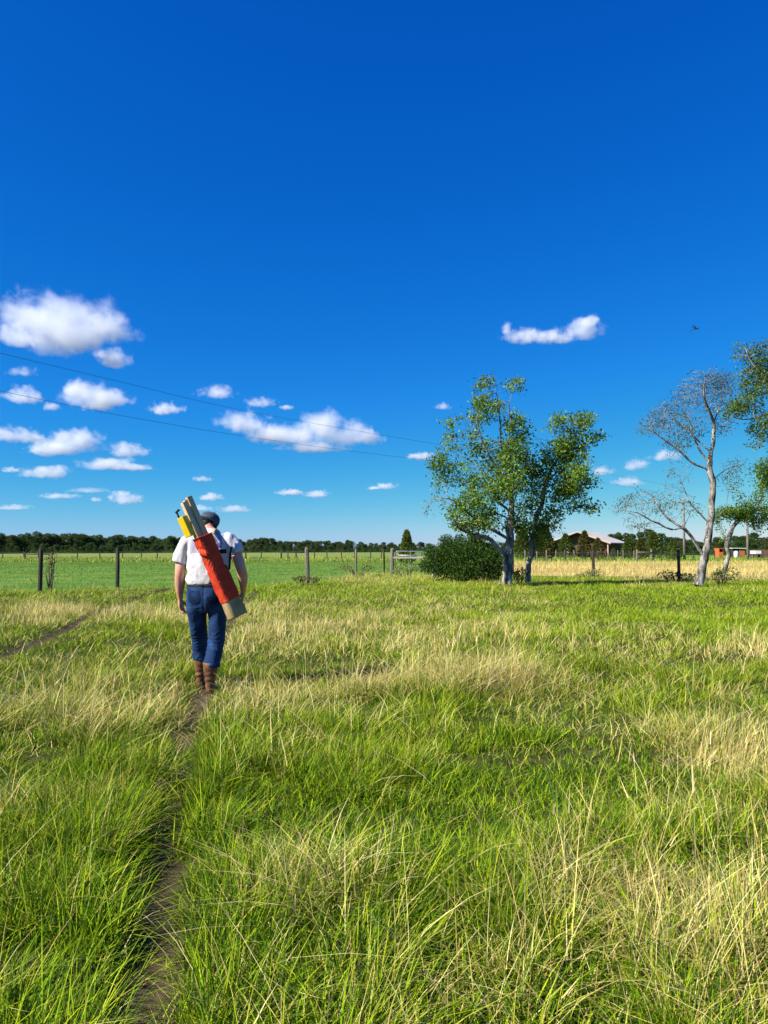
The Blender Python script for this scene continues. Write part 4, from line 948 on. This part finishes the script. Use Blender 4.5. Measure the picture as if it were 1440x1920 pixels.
for s in (-1, 1):
    for y0, dz in ((-0.004, 0.010), (0.004, -0.002)):
        bm = bmesh.new(); bm_tube(bm, [(s * 0.002, y0, 0.002), (s * 0.012, y0 + 0.001, 0.003 + dz * 0.3), (s * 0.030, y0 + 0.002, 0.003 + dz * 0.8), (s * 0.040, y0 + 0.003, 0.003 + dz)], [(0.002, 0.0004), (0.0042, 0.0004), (0.0045, 0.0004), (0.0012, 0.0003)], 6, ref=(0, 1, 0)); link('wing', from_bm('wing', bm, True), M_WING, dr)

# ------------------------------------------------------------------ the walker
MP = gp(383, 1300)
for _ in range(3): MP = gp(383, 1300, gz1(MP[0], MP[1]))
MX, MY = MP[0], MP[1]; MZ = gz1(MX, MY); MS = 191.6; MK = MS * MY / F       # figure modelled at 191.6 photo pixels per unit, MK brings it to true size
def lx(px): return (px - 383) / MS
def lz(py): return (1300 - py) / MS
def L(px, py, y=0.0): p = at(px, py, MY + y * MK); return ((p[0] - MX) / MK, y, (p[2] - MZ) / MK)
M_SKIN = two_tone('sunburnt_skin', (0.56, 0.235, 0.15), (0.68, 0.32, 0.22), 12, 0.55, 0.35, bump=0.1, dist=0.004)
M_HAIR = two_tone('dark_hair', (0.008, 0.006, 0.005), (0.025, 0.018, 0.013), 90, 0.6, 0.3, bump=0.8, vec=(1, 1, 0.2))
M_CAP = two_tone('faded_navy_cap', (0.09, 0.12, 0.18), (0.17, 0.21, 0.28), 25, 0.85, 0.2, bump=0.2)
M_CAPD = two_tone('black_cap_mesh', (0.008, 0.008, 0.012), (0.025, 0.026, 0.032), 60, 0.9, 0.15, bump=0.3)
def mat_denim():
    m = MN('blue_denim'); a = m.noise(7, 5, 0.6); b = m.noise(260, 2, 0.5, vec=(1, 1, 0.3))
    c = m.ramp(a, [(0.34, (0.002, 0.009, 0.036)), (0.52, (0.005, 0.023, 0.085)), (0.70, (0.018, 0.068, 0.19))])
    c = m.mix(m.math('MULTIPLY', b, 0.18), c, (0.05, 0.12, 0.26)); m.bump(b, 0.25, 0.002); return m.set(c, 0.85, 0.2)
def mat_shirt():
    m = MN('white_printed_cotton'); tc = m.n('TexCoord'); sx = m.n('SeparateXYZ'); m.l(tc.outputs['Object'], sx.inputs[0]); X, Y, Zc = sx.outputs
    def inside(v, a, b): return m.math('MULTIPLY', m.math('GREATER_THAN', v, a), m.math('LESS_THAN', v, b))
    ck = m.n('TexChecker'); mp = m.n('Mapping'); mp.inputs['Rotation'].default_value = (0, R(-8), 0); m.l(tc.outputs['Object'], mp.inputs[0])
    fl = m.n('VectorMath', operation='MULTIPLY'); fl.inputs[1].default_value = (1, 0, 1); m.l(mp.outputs[0], fl.inputs[0])
    ad = m.n('VectorMath', operation='ADD'); ad.inputs[1].default_value = (0.003, 0.004, 0.002); m.l(fl.outputs[0], ad.inputs[0])
    m.l(ad.outputs[0], ck.inputs['Vector']); ck.inputs['Scale'].default_value = 1 / 0.014; ck.inputs['Color1'].default_value = (1, 1, 1, 1); ck.inputs['Color2'].default_value = (0, 0, 0, 1)
    nz = m.noise(30, 4, 0.6); edge = m.math('MULTIPLY', m.math('SUBTRACT', nz, 0.5), 0.03)
    zz = m.math('ADD', m.math('ADD', Zc, edge), m.math('MULTIPLY', X, -0.20)); xx = m.math('ADD', X, edge)
    reg = m.math('MULTIPLY', inside(xx, -0.14, 0.175), inside(zz, 1.375, 1.545))
    solid = m.math('MULTIPLY', inside(xx, 0.10, 0.175), inside(zz, 1.375, 1.43)); back = m.math('LESS_THAN', Y, 0.03)
    msk = m.math('MAXIMUM', m.math('MULTIPLY', reg, ck.outputs['Fac']), solid)
    msk = m.math('MULTIPLY', m.math('MULTIPLY', msk, back), m.math('GREATER_THAN', nz, 0.36))
    c = m.mix(m.math('MULTIPLY', msk, 0.85), m.ramp(nz, [(0.3, (0.50, 0.485, 0.50)), (0.7, (0.57, 0.55, 0.56))]), (0.035, 0.045, 0.24))
    wv = m.noise(300, 2, 0.5); m.bump(wv, 0.15, 0.001); return m.set(c, 0.9, 0.15)
M_DENIM, M_SHIRT = mat_denim(), mat_shirt()
M_BOOT = two_tone('worn_brown_leather', (0.075, 0.032, 0.014), (0.24, 0.115, 0.052), 14, 0.6, 0.35, bump=0.3, dist=0.006)
M_SOLE = two_tone('dark_sole', (0.015, 0.012, 0.01), (0.04, 0.03, 0.025), 20, 0.8, 0.2)

def limb(bm, rows, seg=16, ref=(1, 0, 0), n=5):
    """rows: x, y, z, a, b -> smooth tapered closed limb"""
    Q = cr(rows, n); bm_tube(bm, [q[:3] for q in Q], [(max(q[3], 0.002), max(q[4], 0.002)) for q in Q], seg, ref)
# body: one continuous skin surface
bm = bmesh.new()
limb(bm, [(0.015, 0.02, 0.82, 0.15, 0.10), (0.018, 0.01, 0.98, 0.165, 0.11), (0.02, 0.01, 1.12, 0.165, 0.10), (0.02, 0.03, 1.32, 0.19, 0.11), (0.02, 0.05, 1.46, 0.185, 0.10), (0.02, 0.07, 1.55, 0.09, 0.07), (0.005, 0.085, 1.585, 0.058, 0.06), (-0.020, 0.12, 1.635, 0.056, 0.06)])
hx, hy, hz = -0.030, 0.150, 1.640                                       # bowed head, turned a little to one side
HM = Matrix.Translation((hx, hy, hz)) @ Matrix.Rotation(R(-42), 4, 'Z') @ Matrix.Rotation(R(-36), 4, 'X')
def hp(x, y, z): v = HM @ Vector((x, y, z)); return (v.x, v.y, v.z)
def ell(bm, c, r, M, sub=3): bmesh.ops.create_icosphere(bm, subdivisions=sub, radius=1.0, matrix=M @ Matrix.Translation(c) @ Matrix.Diagonal((*r, 1)))
ell(bm, (0, 0, 0.02), (0.075, 0.096, 0.098), HM); ell(bm, (0, 0.035, -0.065), (0.056, 0.058, 0.062), HM); ell(bm, (0, 0.093, -0.035), (0.012, 0.022, 0.026), HM)
ell(bm, (0, 0.082, -0.085), (0.026, 0.012, 0.008), HM); ell(bm, (0, 0.066, -0.112), (0.03, 0.024, 0.02), HM)
for s in (-1, 1):
    ell(bm, (s * 0.078, 0.005, -0.015), (0.009, 0.02, 0.032), HM, 2); ell(bm, (s * 0.03, 0.088, -0.005), (0.016, 0.012, 0.010), HM, 2)
def hand(bm, W, D, palm_n, side, curl):
    """W wrist point, D heading of the hand, palm_n palm normal, side thumb direction"""
    W, D, N, S = (Vector(v) for v in (W, D, palm_n, side)); D.normalize(); S = (S - D * S.dot(D)).normalized(); N = D.cross(S) * (1 if D.cross(S).dot(N) > 0 else -1)
    bm_tube(bm, [W - D * 0.02, W + D * 0.02, W + D * 0.06, W + D * 0.10], [(0.030, 0.022), (0.036, 0.020), (0.044, 0.018), (0.040, 0.014)], 14, ref=tuple(S))
    for k, (o, ln) in enumerate(((0.031, 0.072), (0.011, 0.082), (-0.010, 0.076), (-0.030, 0.058))):
        p = W + D * 0.092 + S * o; pts = [p - D * 0.015]; a = 0.25 + curl * 0.1 * k
        for sgm in (0.45, 0.32, 0.26):
            d = D * cos(a) + N * sin(a); p = p + d * ln * sgm; pts.append(p); a += curl
        bm_tube(bm, pts, [0.0102, 0.0100, 0.0092, 0.0075], 8, ref=tuple(S))
    p = W + D * 0.025 + S * 0.032; q = p + (D * 0.6 + S * 0.55 + N * 0.35) * 0.038; r_ = q + (D * 0.95 + N * 0.4) * 0.032
    bm_tube(bm, [p - S * 0.015, q, r_, r_ + (D * 0.9 + N * 0.5) * 0.018], [0.015, 0.0125, 0.0105, 0.008], 8, ref=(0, 0, 1))
# arm hanging free
limb(bm, [(-0.165, 0.04, 1.475, 0.07, 0.065), (-0.215, 0.02, 1.38, 0.062, 0.06), (-0.238, 0.00, 1.25, 0.056, 0.055), (-0.246, -0.01, 1.165, 0.050, 0.052), (-0.252, 0.015, 1.08, 0.051, 0.050), (-0.262, 0.05, 0.985, 0.038, 0.040), (-0.264, 0.075, 0.915, 0.027, 0.032)])
hand(bm, (-0.264, 0.078, 0.905), (0.10, 0.12, -1), (1, 0, 0), (0.25, 1, 0), 0.55)
# arm beside the bag
limb(bm, [(0.215, 0.04, 1.49, 0.07, 0.065), (0.268, 0.02, 1.40, 0.062, 0.06), (0.318, -0.01, 1.29, 0.055, 0.055), (0.350, -0.025, 1.205, 0.049, 0.05), (0.360, 0.01, 1.13, 0.049, 0.048), (0.358, 0.06, 1.05, 0.038, 0.04), (0.350, 0.10, 0.985, 0.027, 0.032)])
hand(bm, (0.349, 0.104, 0.977), (-0.12, 0.30, -1), (-1, 0, 0), (-0.2, 1, 0), 0.6)
LEGL = [(-0.075, 0.02, 0.90, 0.085, 0.10), (-0.088, 0.08, 0.70, 0.07, 0.08), (-0.092, 0.19, 0.49, 0.052, 0.058), (-0.094, 0.22, 0.38, 0.055, 0.06), (-0.094, 0.245, 0.22, 0.035, 0.04), (-0.095, 0.245, 0.14, 0.030, 0.035)]
LEGR = [(0.105, 0.02, 0.90, 0.085, 0.10), (0.112, 0.01, 0.70, 0.07, 0.08), (0.105, -0.02, 0.49, 0.052, 0.058), (0.088, -0.05, 0.36, 0.055, 0.06), (0.076, -0.08, 0.22, 0.035, 0.04), (0.073, -0.078, 0.14, 0.030, 0.035)]
limb(bm, LEGL); limb(bm, LEGR)
body_me = fuse(bm, 0.0062, 3, 'person')
person = link('person', body_me, M_SKIN); person.location = (MX, MY, MZ); person.scale = (MK,) * 3
tag(person, 'person in white t-shirt, jeans and cap walking away along the trodden path', 'person')

# shirt
bm = bmesh.new()
limb(bm, [(0.018, 0.00, 1.052, 0.196, 0.142), (0.018, 0.00, 1.075, 0.204, 0.148), (0.018, 0.00, 1.14, 0.202, 0.145), (0.02, 0.005, 1.24, 0.208, 0.142), (0.02, 0.015, 1.34, 0.218, 0.142), (0.022, 0.03, 1.44, 0.226, 0.138), (0.024, 0.045, 1.505, 0.190, 0.118), (0.024, 0.065, 1.55, 0.115, 0.092), (0.023, 0.075, 1.582, 0.070, 0.072)], 28)
limb(bm, [(-0.13, 0.04, 1.495, 0.07, 0.08), (-0.185, 0.03, 1.455, 0.078, 0.085), (-0.225, 0.015, 1.37, 0.078, 0.082), (-0.252, 0.005, 1.275, 0.076, 0.080), (-0.258, 0.003, 1.255, 0.072, 0.076)], 18)
limb(bm, [(0.16, 0.04, 1.51, 0.07, 0.08), (0.225, 0.03, 1.475, 0.078, 0.085), (0.275, 0.015, 1.41, 0.078, 0.080), (0.312, 0.00, 1.355, 0.074, 0.078)], 18)
sm = fuse(bm, 0.009, 5, 'shirt')
def folds(co, no):
    x, y, z = co[:, 0], co[:, 1], co[:, 2]
    diag = np.sin((z * 1.0 + x * 0.75) * 46 + 5 * fbm(x * 5, z * 5, 3, 2)) * sstep(1.40, 1.12, z)            # slack folds above the belt
    vert = np.sin(x * 70 + 7 * fbm(x * 4, z * 2.2, 9, 2)) * sstep(1.05, 1.25, z) * 0.6
    rag = (fbm(x * 14 + y * 9, z * 9, 5, 4) - 0.5) * 2.2
    return 0.0085 * diag + 0.0045 * vert + 0.012 * rag - 0.006 * sstep(1.10, 1.05, z)
displace(sm, folds); shirt = link('shirt', sm, M_SHIRT, person)
# jeans
bm = bmesh.new()
limb(bm, [(0.018, 0.00, 1.09, 0.188, 0.128), (0.018, 0.00, 1.02, 0.192, 0.138), (0.018, -0.005, 0.94, 0.200, 0.155), (0.018, 0.00, 0.86, 0.195, 0.145), (0.018, 0.01, 0.80, 0.15, 0.11)], 28)
limb(bm, [(-0.078, 0.01, 0.95, 0.095, 0.13), (-0.086, 0.03, 0.84, 0.104, 0.125), (-0.092, 0.08, 0.70, 0.088, 0.10), (-0.094, 0.17, 0.52, 0.080, 0.086), (-0.095, 0.215, 0.42, 0.079, 0.082), (-0.094, 0.235, 0.33, 0.080, 0.084), (-0.094, 0.238, 0.295, 0.081, 0.084)], 18)
limb(bm, [(0.112, 0.01, 0.95, 0.095, 0.13), (0.120, 0.01, 0.84, 0.104, 0.125), (0.122, 0.00, 0.70, 0.088, 0.10), (0.116, -0.02, 0.52, 0.081, 0.086), (0.105, -0.045, 0.42, 0.079, 0.082), (0.090, -0.07, 0.31, 0.079, 0.083), (0.086, -0.074, 0.265, 0.080, 0.083)], 18)
jm = fuse(bm, 0.009, 4, 'jeans')
def jfold(co, no):
    x, y, z = co[:, 0], co[:, 1], co[:, 2]
    w = (0.35 * np.exp(-((z - 0.82) / 0.09) ** 2) + np.exp(-((z - 0.52) / 0.11) ** 2) + 0.9 * np.exp(-((z - 0.34) / 0.07) ** 2))
    return 0.0026 * np.sin(z * 120 + 26 * fbm(x * 7 + y * 4, z * 7, 13, 3)) * w + 0.011 * (fbm(x * 16 + y * 8, z * 12, 15, 4) - 0.5) - 0.008 * np.exp(-((x - 0.018) / 0.012) ** 2) * sstep(0.78, 0.84, z) * (y < 0)
displace(jm, jfold); jeans = link('jeans', jm, M_DENIM, person)
for px_ in (-0.078, 0.114):                                            # back pockets following the seat
    bm = bmesh.new(); rows_ = []
    for zz, wd, ry_ in ((1.0, 0.062, 0.146), (0.97, 0.062, 0.153), (0.94, 0.062, 0.159), (0.91, 0.060, 0.160), (0.885, 0.050, 0.156), (0.87, 0.015, 0.152)):
        rows_.append([bm.verts.new((px_ + k * wd, -ry_ * math.sqrt(1 - ((px_ + k * wd - 0.018) / 0.214) ** 2) - 0.001, zz)) for k in np.linspace(-1, 1, 7)])
    for r0, r1 in zip(rows_[:-1], rows_[1:]):
        for k in range(6): bm.faces.new((r0[k], r0[k + 1], r1[k + 1], r1[k]))
    bmesh.ops.solidify(bm, geom=bm.faces[:], thickness=0.006); link('pocket', from_bm('pocket', bm, False), M_DENIM, jeans)
bm = bmesh.new(); Q = [(0.018 + 0.193 * cos(a), 0.137 * sin(a), 1.045) for a in np.linspace(0, 2 * pi, 41)]
bm_tube(bm, Q, (0.013, 0.003), 6, ref=(0, 0, 1), cap=False); link('belt', from_bm('belt', bm, True), M_SOLE, jeans)
# boots
for nm, leg, toe in (('boot', (-0.094, 0.235, 0.26), 0.02), ('boot', (0.075, -0.085, 0.04), 0.0)):
    x, y = leg[0], leg[1]; bm = bmesh.new(); top = 0.335 if x < 0 else 0.315
    limb(bm, [(x, y, top, 0.072, 0.074), (x, y + 0.004, top - 0.07, 0.068, 0.072), (x - 0.003, y + 0.012, 0.16, 0.052, 0.058), (x - 0.004, y + 0.018, 0.09, 0.044, 0.056), (x - 0.004, y + 0.02, 0.035, 0.040, 0.055)], 16)
    limb(bm, [(x - 0.004, y - 0.03, 0.055, 0.036, 0.032), (x - 0.002, y + 0.04, 0.065, 0.042, 0.042), (x, y + 0.13, 0.052, 0.050, 0.032), (x + 0.002, y + 0.21, 0.042, 0.036, 0.022), (x + 0.002, y + 0.235, 0.04, 0.012, 0.012)], 14)
    bme = fuse(bm, 0.008, 3, 'boot'); displace(bme, lambda co, no: 0.004 * np.sin(co[:, 2] * 120 + 6 * fbm(co[:, 0] * 12, co[:, 2] * 9, 3, 2)) * np.exp(-((co[:, 2] - 0.15) / 0.06) ** 2))
    bt = link('boot', bme, M_BOOT, person)
    bm = bmesh.new(); bm_box(bm, (x, y + 0.11, 0.012), (0.088, 0.24, 0.018), bev=0.006); bm_box(bm, (x - 0.003, y - 0.03, 0.018), (0.076, 0.07, 0.036), bev=0.006); link('sole', from_bm('sole', bm), M_SOLE, bt)
# hair and cap
bm = bmesh.new(); ell(bm, (0, -0.006, 0.018), (0.080, 0.098, 0.098), HM); ell(bm, (0, -0.045, -0.045), (0.062, 0.052, 0.055), HM); ell(bm, (0.02, -0.03, -0.02), (0.068, 0.06, 0.07), HM)
hm = fuse(bm, 0.008, 2, 'hair'); displace(hm, lambda co, no: 0.006 * (fbm(co[:, 0] * 40, co[:, 2] * 25, 3, 3) - 0.5)); link('hair', hm, M_HAIR, person)
bm = bmesh.new(); seg = 28; rings = []
for t, rr, z in ((0, 1.0, 0.015), (0.1, 1.01, 0.05), (0.3, 0.97, 0.085), (0.5, 0.84, 0.112), (0.7, 0.62, 0.131), (0.9, 0.3, 0.142), (1.0, 0.04, 0.145)):
    rings.append([bm.verts.new(HM @ Vector((0.086 * rr * cos(a), 0.105 * rr * sin(a) + 0.002, z + 0.012 * sin(a)))) for a in np.linspace(0, 2 * pi, seg, endpoint=False)])
for r0, r1 in zip(rings[:-1], rings[1:]):
    for k in range(seg): bm.faces.new((r0[k], r0[(k + 1) % seg], r1[(k + 1) % seg], r1[k]))
bm.faces.new(rings[-1]); bmesh.ops.solidify(bm, geom=bm.faces[:], thickness=0.003); cap = link('cap', from_bm('cap', bm, True), M_CAP, person)
bm = bmesh.new(); g0 = []
for j in range(5):
    g0.append([bm.verts.new(HM @ Vector((0.086 * sin(a) * (1 - 0.05 * j), 0.085 * cos(a) * (1 + 0.05 * j) + 0.02 + j * 0.021 * cos(a * 0.9), 0.028 - j * 0.004 - 0.02 * abs(sin(a)) ** 2))) for a in np.linspace(-1.35, 1.35, 15)])
for r0, r1 in zip(g0[:-1], g0[1:]):
    for k in range(14): bm.faces.new((r0[k], r0[k + 1], r1[k + 1], r1[k]))
bmesh.ops.solidify(bm, geom=bm.faces[:], thickness=0.004); link('brim', from_bm('brim', bm, True), M_CAPD, cap)
bm = bmesh.new(); bm_tube(bm, [HM @ Vector((0.088 * cos(a), 0.107 * sin(a) + 0.002, 0.022 + 0.012 * sin(a))) for a in np.linspace(pi, 2 * pi, 15)], (0.016, 0.004), 6, ref=tuple(HM.to_3x3() @ Vector((0, 0, 1)))); link('band', from_bm('band', bm, True), M_CAPD, cap)
bm = bmesh.new(); ell(bm, (0, 0, 0.158), (0.008, 0.008, 0.006), HM, 2); link('button', from_bm('button', bm, True), M_CAP, cap)

# ------------------------------------------------------------------ carried bag with stakes and locator
M_RED = two_tone('red_canvas', (0.46, 0.028, 0.008), (0.60, 0.050, 0.012), 10, 0.75, 0.3, bump=0.25, dist=0.01)
M_KHAKI = two_tone('khaki_canvas', (0.27, 0.19, 0.085), (0.38, 0.28, 0.14), 9, 0.9, 0.15, bump=0.3, dist=0.01)
M_WEB = two_tone('black_webbing', (0.012, 0.012, 0.016), (0.035, 0.035, 0.042), 80, 0.8, 0.2)
M_STRAP = two_tone('tan_webbing', (0.42, 0.30, 0.16), (0.55, 0.42, 0.25), 60, 0.85, 0.2)
M_WOOD = two_tone('raw_pine', (0.54, 0.38, 0.20), (0.72, 0.55, 0.33), 9, 0.75, 0.25, bump=0.2, vec=(8, 8, 0.4))
M_WOOD_SHADE = two_tone('shaded_pine', (0.44, 0.31, 0.17), (0.60, 0.45, 0.27), 9, 0.8, 0.2, bump=0.2, vec=(8, 8, 0.4))  # same pine toned darker, shade of the right-hand stake put into its colour
M_YEL = two_tone('yellow_enamel', (0.62, 0.42, 0.008), (0.74, 0.52, 0.012), 5, 0.4, 0.5)
BT, BB = Vector(L(380, 1006, -0.262)), Vector(L(446, 1156, -0.215)); BD = (BB - BT).normalized(); BL = (BB - BT).length
bag = empty('stake_bag', (MX, MY, MZ)); bag.scale = (MK,) * 3; tag(bag, 'long red canvas stake bag with khaki bottom slung across the back', 'bag')
BU = Vector((1, 0, 0)); BU = (BU - BD * BU.dot(BD)).normalized(); BV = BD.cross(BU); 
if BV.y > 0: BV = -BV                                                  # BV points to the viewer side
BA = R(46); BE1 = BU * cos(BA) - BV * sin(BA); BE2 = BV * cos(BA) + BU * sin(BA)       # the squarish tube hangs with one corner outwards
def bag_ring(bm, s, a, b, ridge=0.0, rot=0.0, wob=0.0):
    out = []; A, B = a * 1.02, b * 0.74; r = 0.030; k = 0
    for (cx, cy_, t0) in ((A - r, B - r, 0), (-A + r, B - r, 90), (-A + r, -B + r, 180), (A - r, -B + r, 270)):
        arc = [(cx + r * cos(R(t0 + d)), cy_ + r * sin(R(t0 + d))) for d in (0, 30, 60, 90)]
        nxt = {0: (-A + 2 * r, B), 90: (-A, -B + 2 * r), 180: (A - 2 * r, -B), 270: (A, B - 2 * r)}[t0]
        e = arc[-1]; arc += [(e[0] + (nxt[0] - e[0]) * f, e[1] + (nxt[1] - e[1]) * f) for f in (0.3, 0.6)]
        for x, y in arc:
            w = 1 + wob * (float(vnoise(k * 0.45, s * 11, 3)) - 0.5) + wob * 0.5 * (float(vnoise(k * 0.9 + s * 30, s * 34, 8)) - 0.5); k += 1
            out.append(bm.verts.new(BT + BD * s + BE1 * (x * w) + BE2 * (y * w)))
    return out
def bag_shell(rows, name, mat, parent, ridge=0.35, thick=0.004, wob=0.10, closed=False):
    bm = bmesh.new(); R_ = [bag_ring(bm, s, a, b, ridge, wob=wob) for s, a, b in rows]; n = len(R_[0])
    for r0, r1 in zip(R_[:-1], R_[1:]):
        for k in range(n): bm.faces.new((r0[k], r0[(k + 1) % n], r1[(k + 1) % n], r1[k]))
    if closed: bm.faces.new(R_[-1])
    bmesh.ops.recalc_face_normals(bm, faces=bm.faces[:]); bmesh.ops.solidify(bm, geom=bm.faces[:], thickness=thick)
    return link(name, from_bm(name, bm, False), mat, parent)
S1 = BL * 0.79
redt = bag_shell([(s, a, 0.074) for s, a in zip(np.linspace(0, S1 * 0.62, 20), np.linspace(0.086, 0.082, 20))], 'body', M_RED, bag, wob=0.17)
pock = bag_shell([(s, 0.089, 0.082) for s in np.linspace(S1 * 0.50, S1, 18)], 'outer_pocket', M_RED, bag, 0.42, wob=0.13)
kh = bag_shell([(S1 * 0.60, 0.080, 0.070), (S1 * 0.95, 0.084, 0.072), (S1 * 1.05, 0.088, 0.074), (BL * 0.90, 0.091, 0.076), (BL * 0.985, 0.092, 0.078), (BL, 0.086, 0.072)], 'bottom', M_KHAKI, bag, 0.15, wob=0.05, closed=True)
bm = bmesh.new(); rm = bag_ring(bm, 0.0, 0.088, 0.076, 0.35, wob=0.10); pts = [v.co.copy() for v in rm]; bm.free(); bm = bmesh.new()
bm_tube(bm, pts + [pts[0]], 0.005, 6, ref=tuple(BD), cap=False); link('rim', from_bm('rim', bm, True), M_RED, bag)
bm = bmesh.new(); q0 = BT + BU * -0.05 + BV * 0.10 + BD * 0.10; 
for k in range(3):
    q = BT + BD * (0.10 + k * 0.012) - BU * (0.055 - k * 0.02) + BV * (0.088 + 0.003 * k); bm_tube(bm, [q, q + BD * 0.05 - BU * 0.004, q + BD * 0.085 + BU * 0.01], [(0.012, 0.003), (0.014, 0.003), (0.008, 0.002)], 6, ref=tuple(BU))
link('tie', from_bm('tie', bm, True), M_RED, bag)
# shoulder strap over the far shoulder, chest webbing by the arm, buckle
st = cr([tuple(BT + BU * 0.06 - BV * 0.03 + BD * 0.02), L(397, 1001, -0.145), L(401, 992.5, -0.03), L(407, 995, 0.10), L(420, 1015, 0.20), L(432, 1045, 0.19)], 6)
bm = bmesh.new(); bm_tube(bm, st, (0.022, 0.004), 8, ref=(1, 0, 0)); link('shoulder_strap', from_bm('shoulder_strap', bm, True), M_STRAP, bag)
wb = cr([tuple(BT + BD * (S1 * 0.50) + BU * 0.088 + BV * 0.02), L(429, 1068, -0.20), L(431, 1050, -0.165), L(433, 1030, -0.10), L(436, 1018, 0.02)], 6)
bm = bmesh.new(); bm_tube(bm, wb, (0.011, 0.004), 8, ref=(1, 0, 0)); link('webbing', from_bm('webbing', bm, True), M_WEB, bag)
wb = cr([tuple(BT + BD * (S1 * 0.50) + BU * 0.090 + BV * 0.03), L(424, 1066, -0.20), L(416, 1050, -0.17), L(411, 1038, -0.155)], 6)
bm = bmesh.new(); bm_tube(bm, wb, (0.007, 0.004), 8, ref=(1, 0, 0)); link('webbing', from_bm('webbing', bm, True), M_WEB, bag)
bm = bmesh.new(); bm_box(bm, (0, 0, 0), (0.10, 0.012, 0.040), Matrix.Translation(L(415, 1034, -0.160)) @ Matrix.Rotation(R(-4), 4, 'Y'), 0.004); link('buckle', from_bm('buckle', bm), M_WEB, bag)
def stick(u, v, s0, s1, w, d, rot, mat, name, label, cat, group=None):
    """square lath along the bag axis; s0 above the rim (negative), s1 inside"""
    c = BT + BE1 * u + BE2 * v; Mx = Matrix((BE1, BE2, BD)).transposed().to_4x4(); Mx.translation = c
    bm = bmesh.new(); bm_box(bm, (0, 0, (s0 + s1) / 2), (w, d, s1 - s0), Mx @ Matrix.Rotation(rot, 4, 'Z'), 0.002)
    o = link(name, from_bm(name, bm), mat); o.location = (MX, MY, MZ); o.scale = (MK,) * 3; tag(o, label, cat, group); return o
stick(0.030, 0.004, -0.400, 0.55, 0.052, 0.044, R(3), M_WOOD_SHADE, 'wooden_stake', 'tallest square wooden stake standing out of the red bag', 'stake', 'stakes in the bag')
stick(-0.050, 0.006, -0.365, 0.55, 0.040, 0.042, R(-4), M_WOOD, 'wooden_stake', 'pale raw wooden stake beside the yellow box', 'stake', 'stakes in the bag')
stick(-0.012, -0.012, -0.380, 0.55, 0.030, 0.040, R(2), M_WOOD, 'wooden_stake', 'middle wooden stake squeezed between the two outer ones', 'stake', 'stakes in the bag')
loc = empty('locator', (MX, MY, MZ)); loc.scale = (MK,) * 3; tag(loc, 'yellow boxy surveying locator with black handle sticking out of the bag', 'instrument')
LC = BT + BU * -0.082 + BV * 0.040; Mx = Matrix((BU, BV, BD)).transposed().to_4x4(); Mx.translation = LC
bm = bmesh.new(); bm_box(bm, (0, 0, -0.145), (0.088, 0.088, 0.20), Mx @ Matrix.Rotation(R(38), 4, 'Z'), 0.006); link('case', from_bm('case', bm), M_YEL, loc)
bm = bmesh.new(); bm_box(bm, (0.035, -0.028, 0.0), (0.045, 0.045, 0.16), Mx @ Matrix.Rotation(R(36), 4, 'Z'), 0.004); link('shaft', from_bm('shaft', bm), M_YEL, loc)
bm = bmesh.new(); hb = [Mx @ Vector(p) for p in ((-0.040, 0.0, -0.235), (-0.040, 0.0, -0.300), (-0.030, 0.0, -0.312), (-0.005, 0.0, -0.312))]
bm_tube(bm, hb, 0.009, 8, ref=(0, 1, 0)); bm_tube(bm, [Mx @ Vector((-0.052, 0, -0.300)), Mx @ Vector((-0.012, 0, -0.318))], 0.011, 8, ref=(0, 1, 0)); link('handle', from_bm('handle', bm, True), M_WEB, loc)
bm = bmesh.new(); bm_tube(bm, [Mx @ Vector((0.045, 0.030, -0.17)), Mx @ Vector((0.048, 0.034, -0.17))], 0.008, 10, ref=(0, 0, 1)); link('button', from_bm('button', bm), M_PIPE, loc)
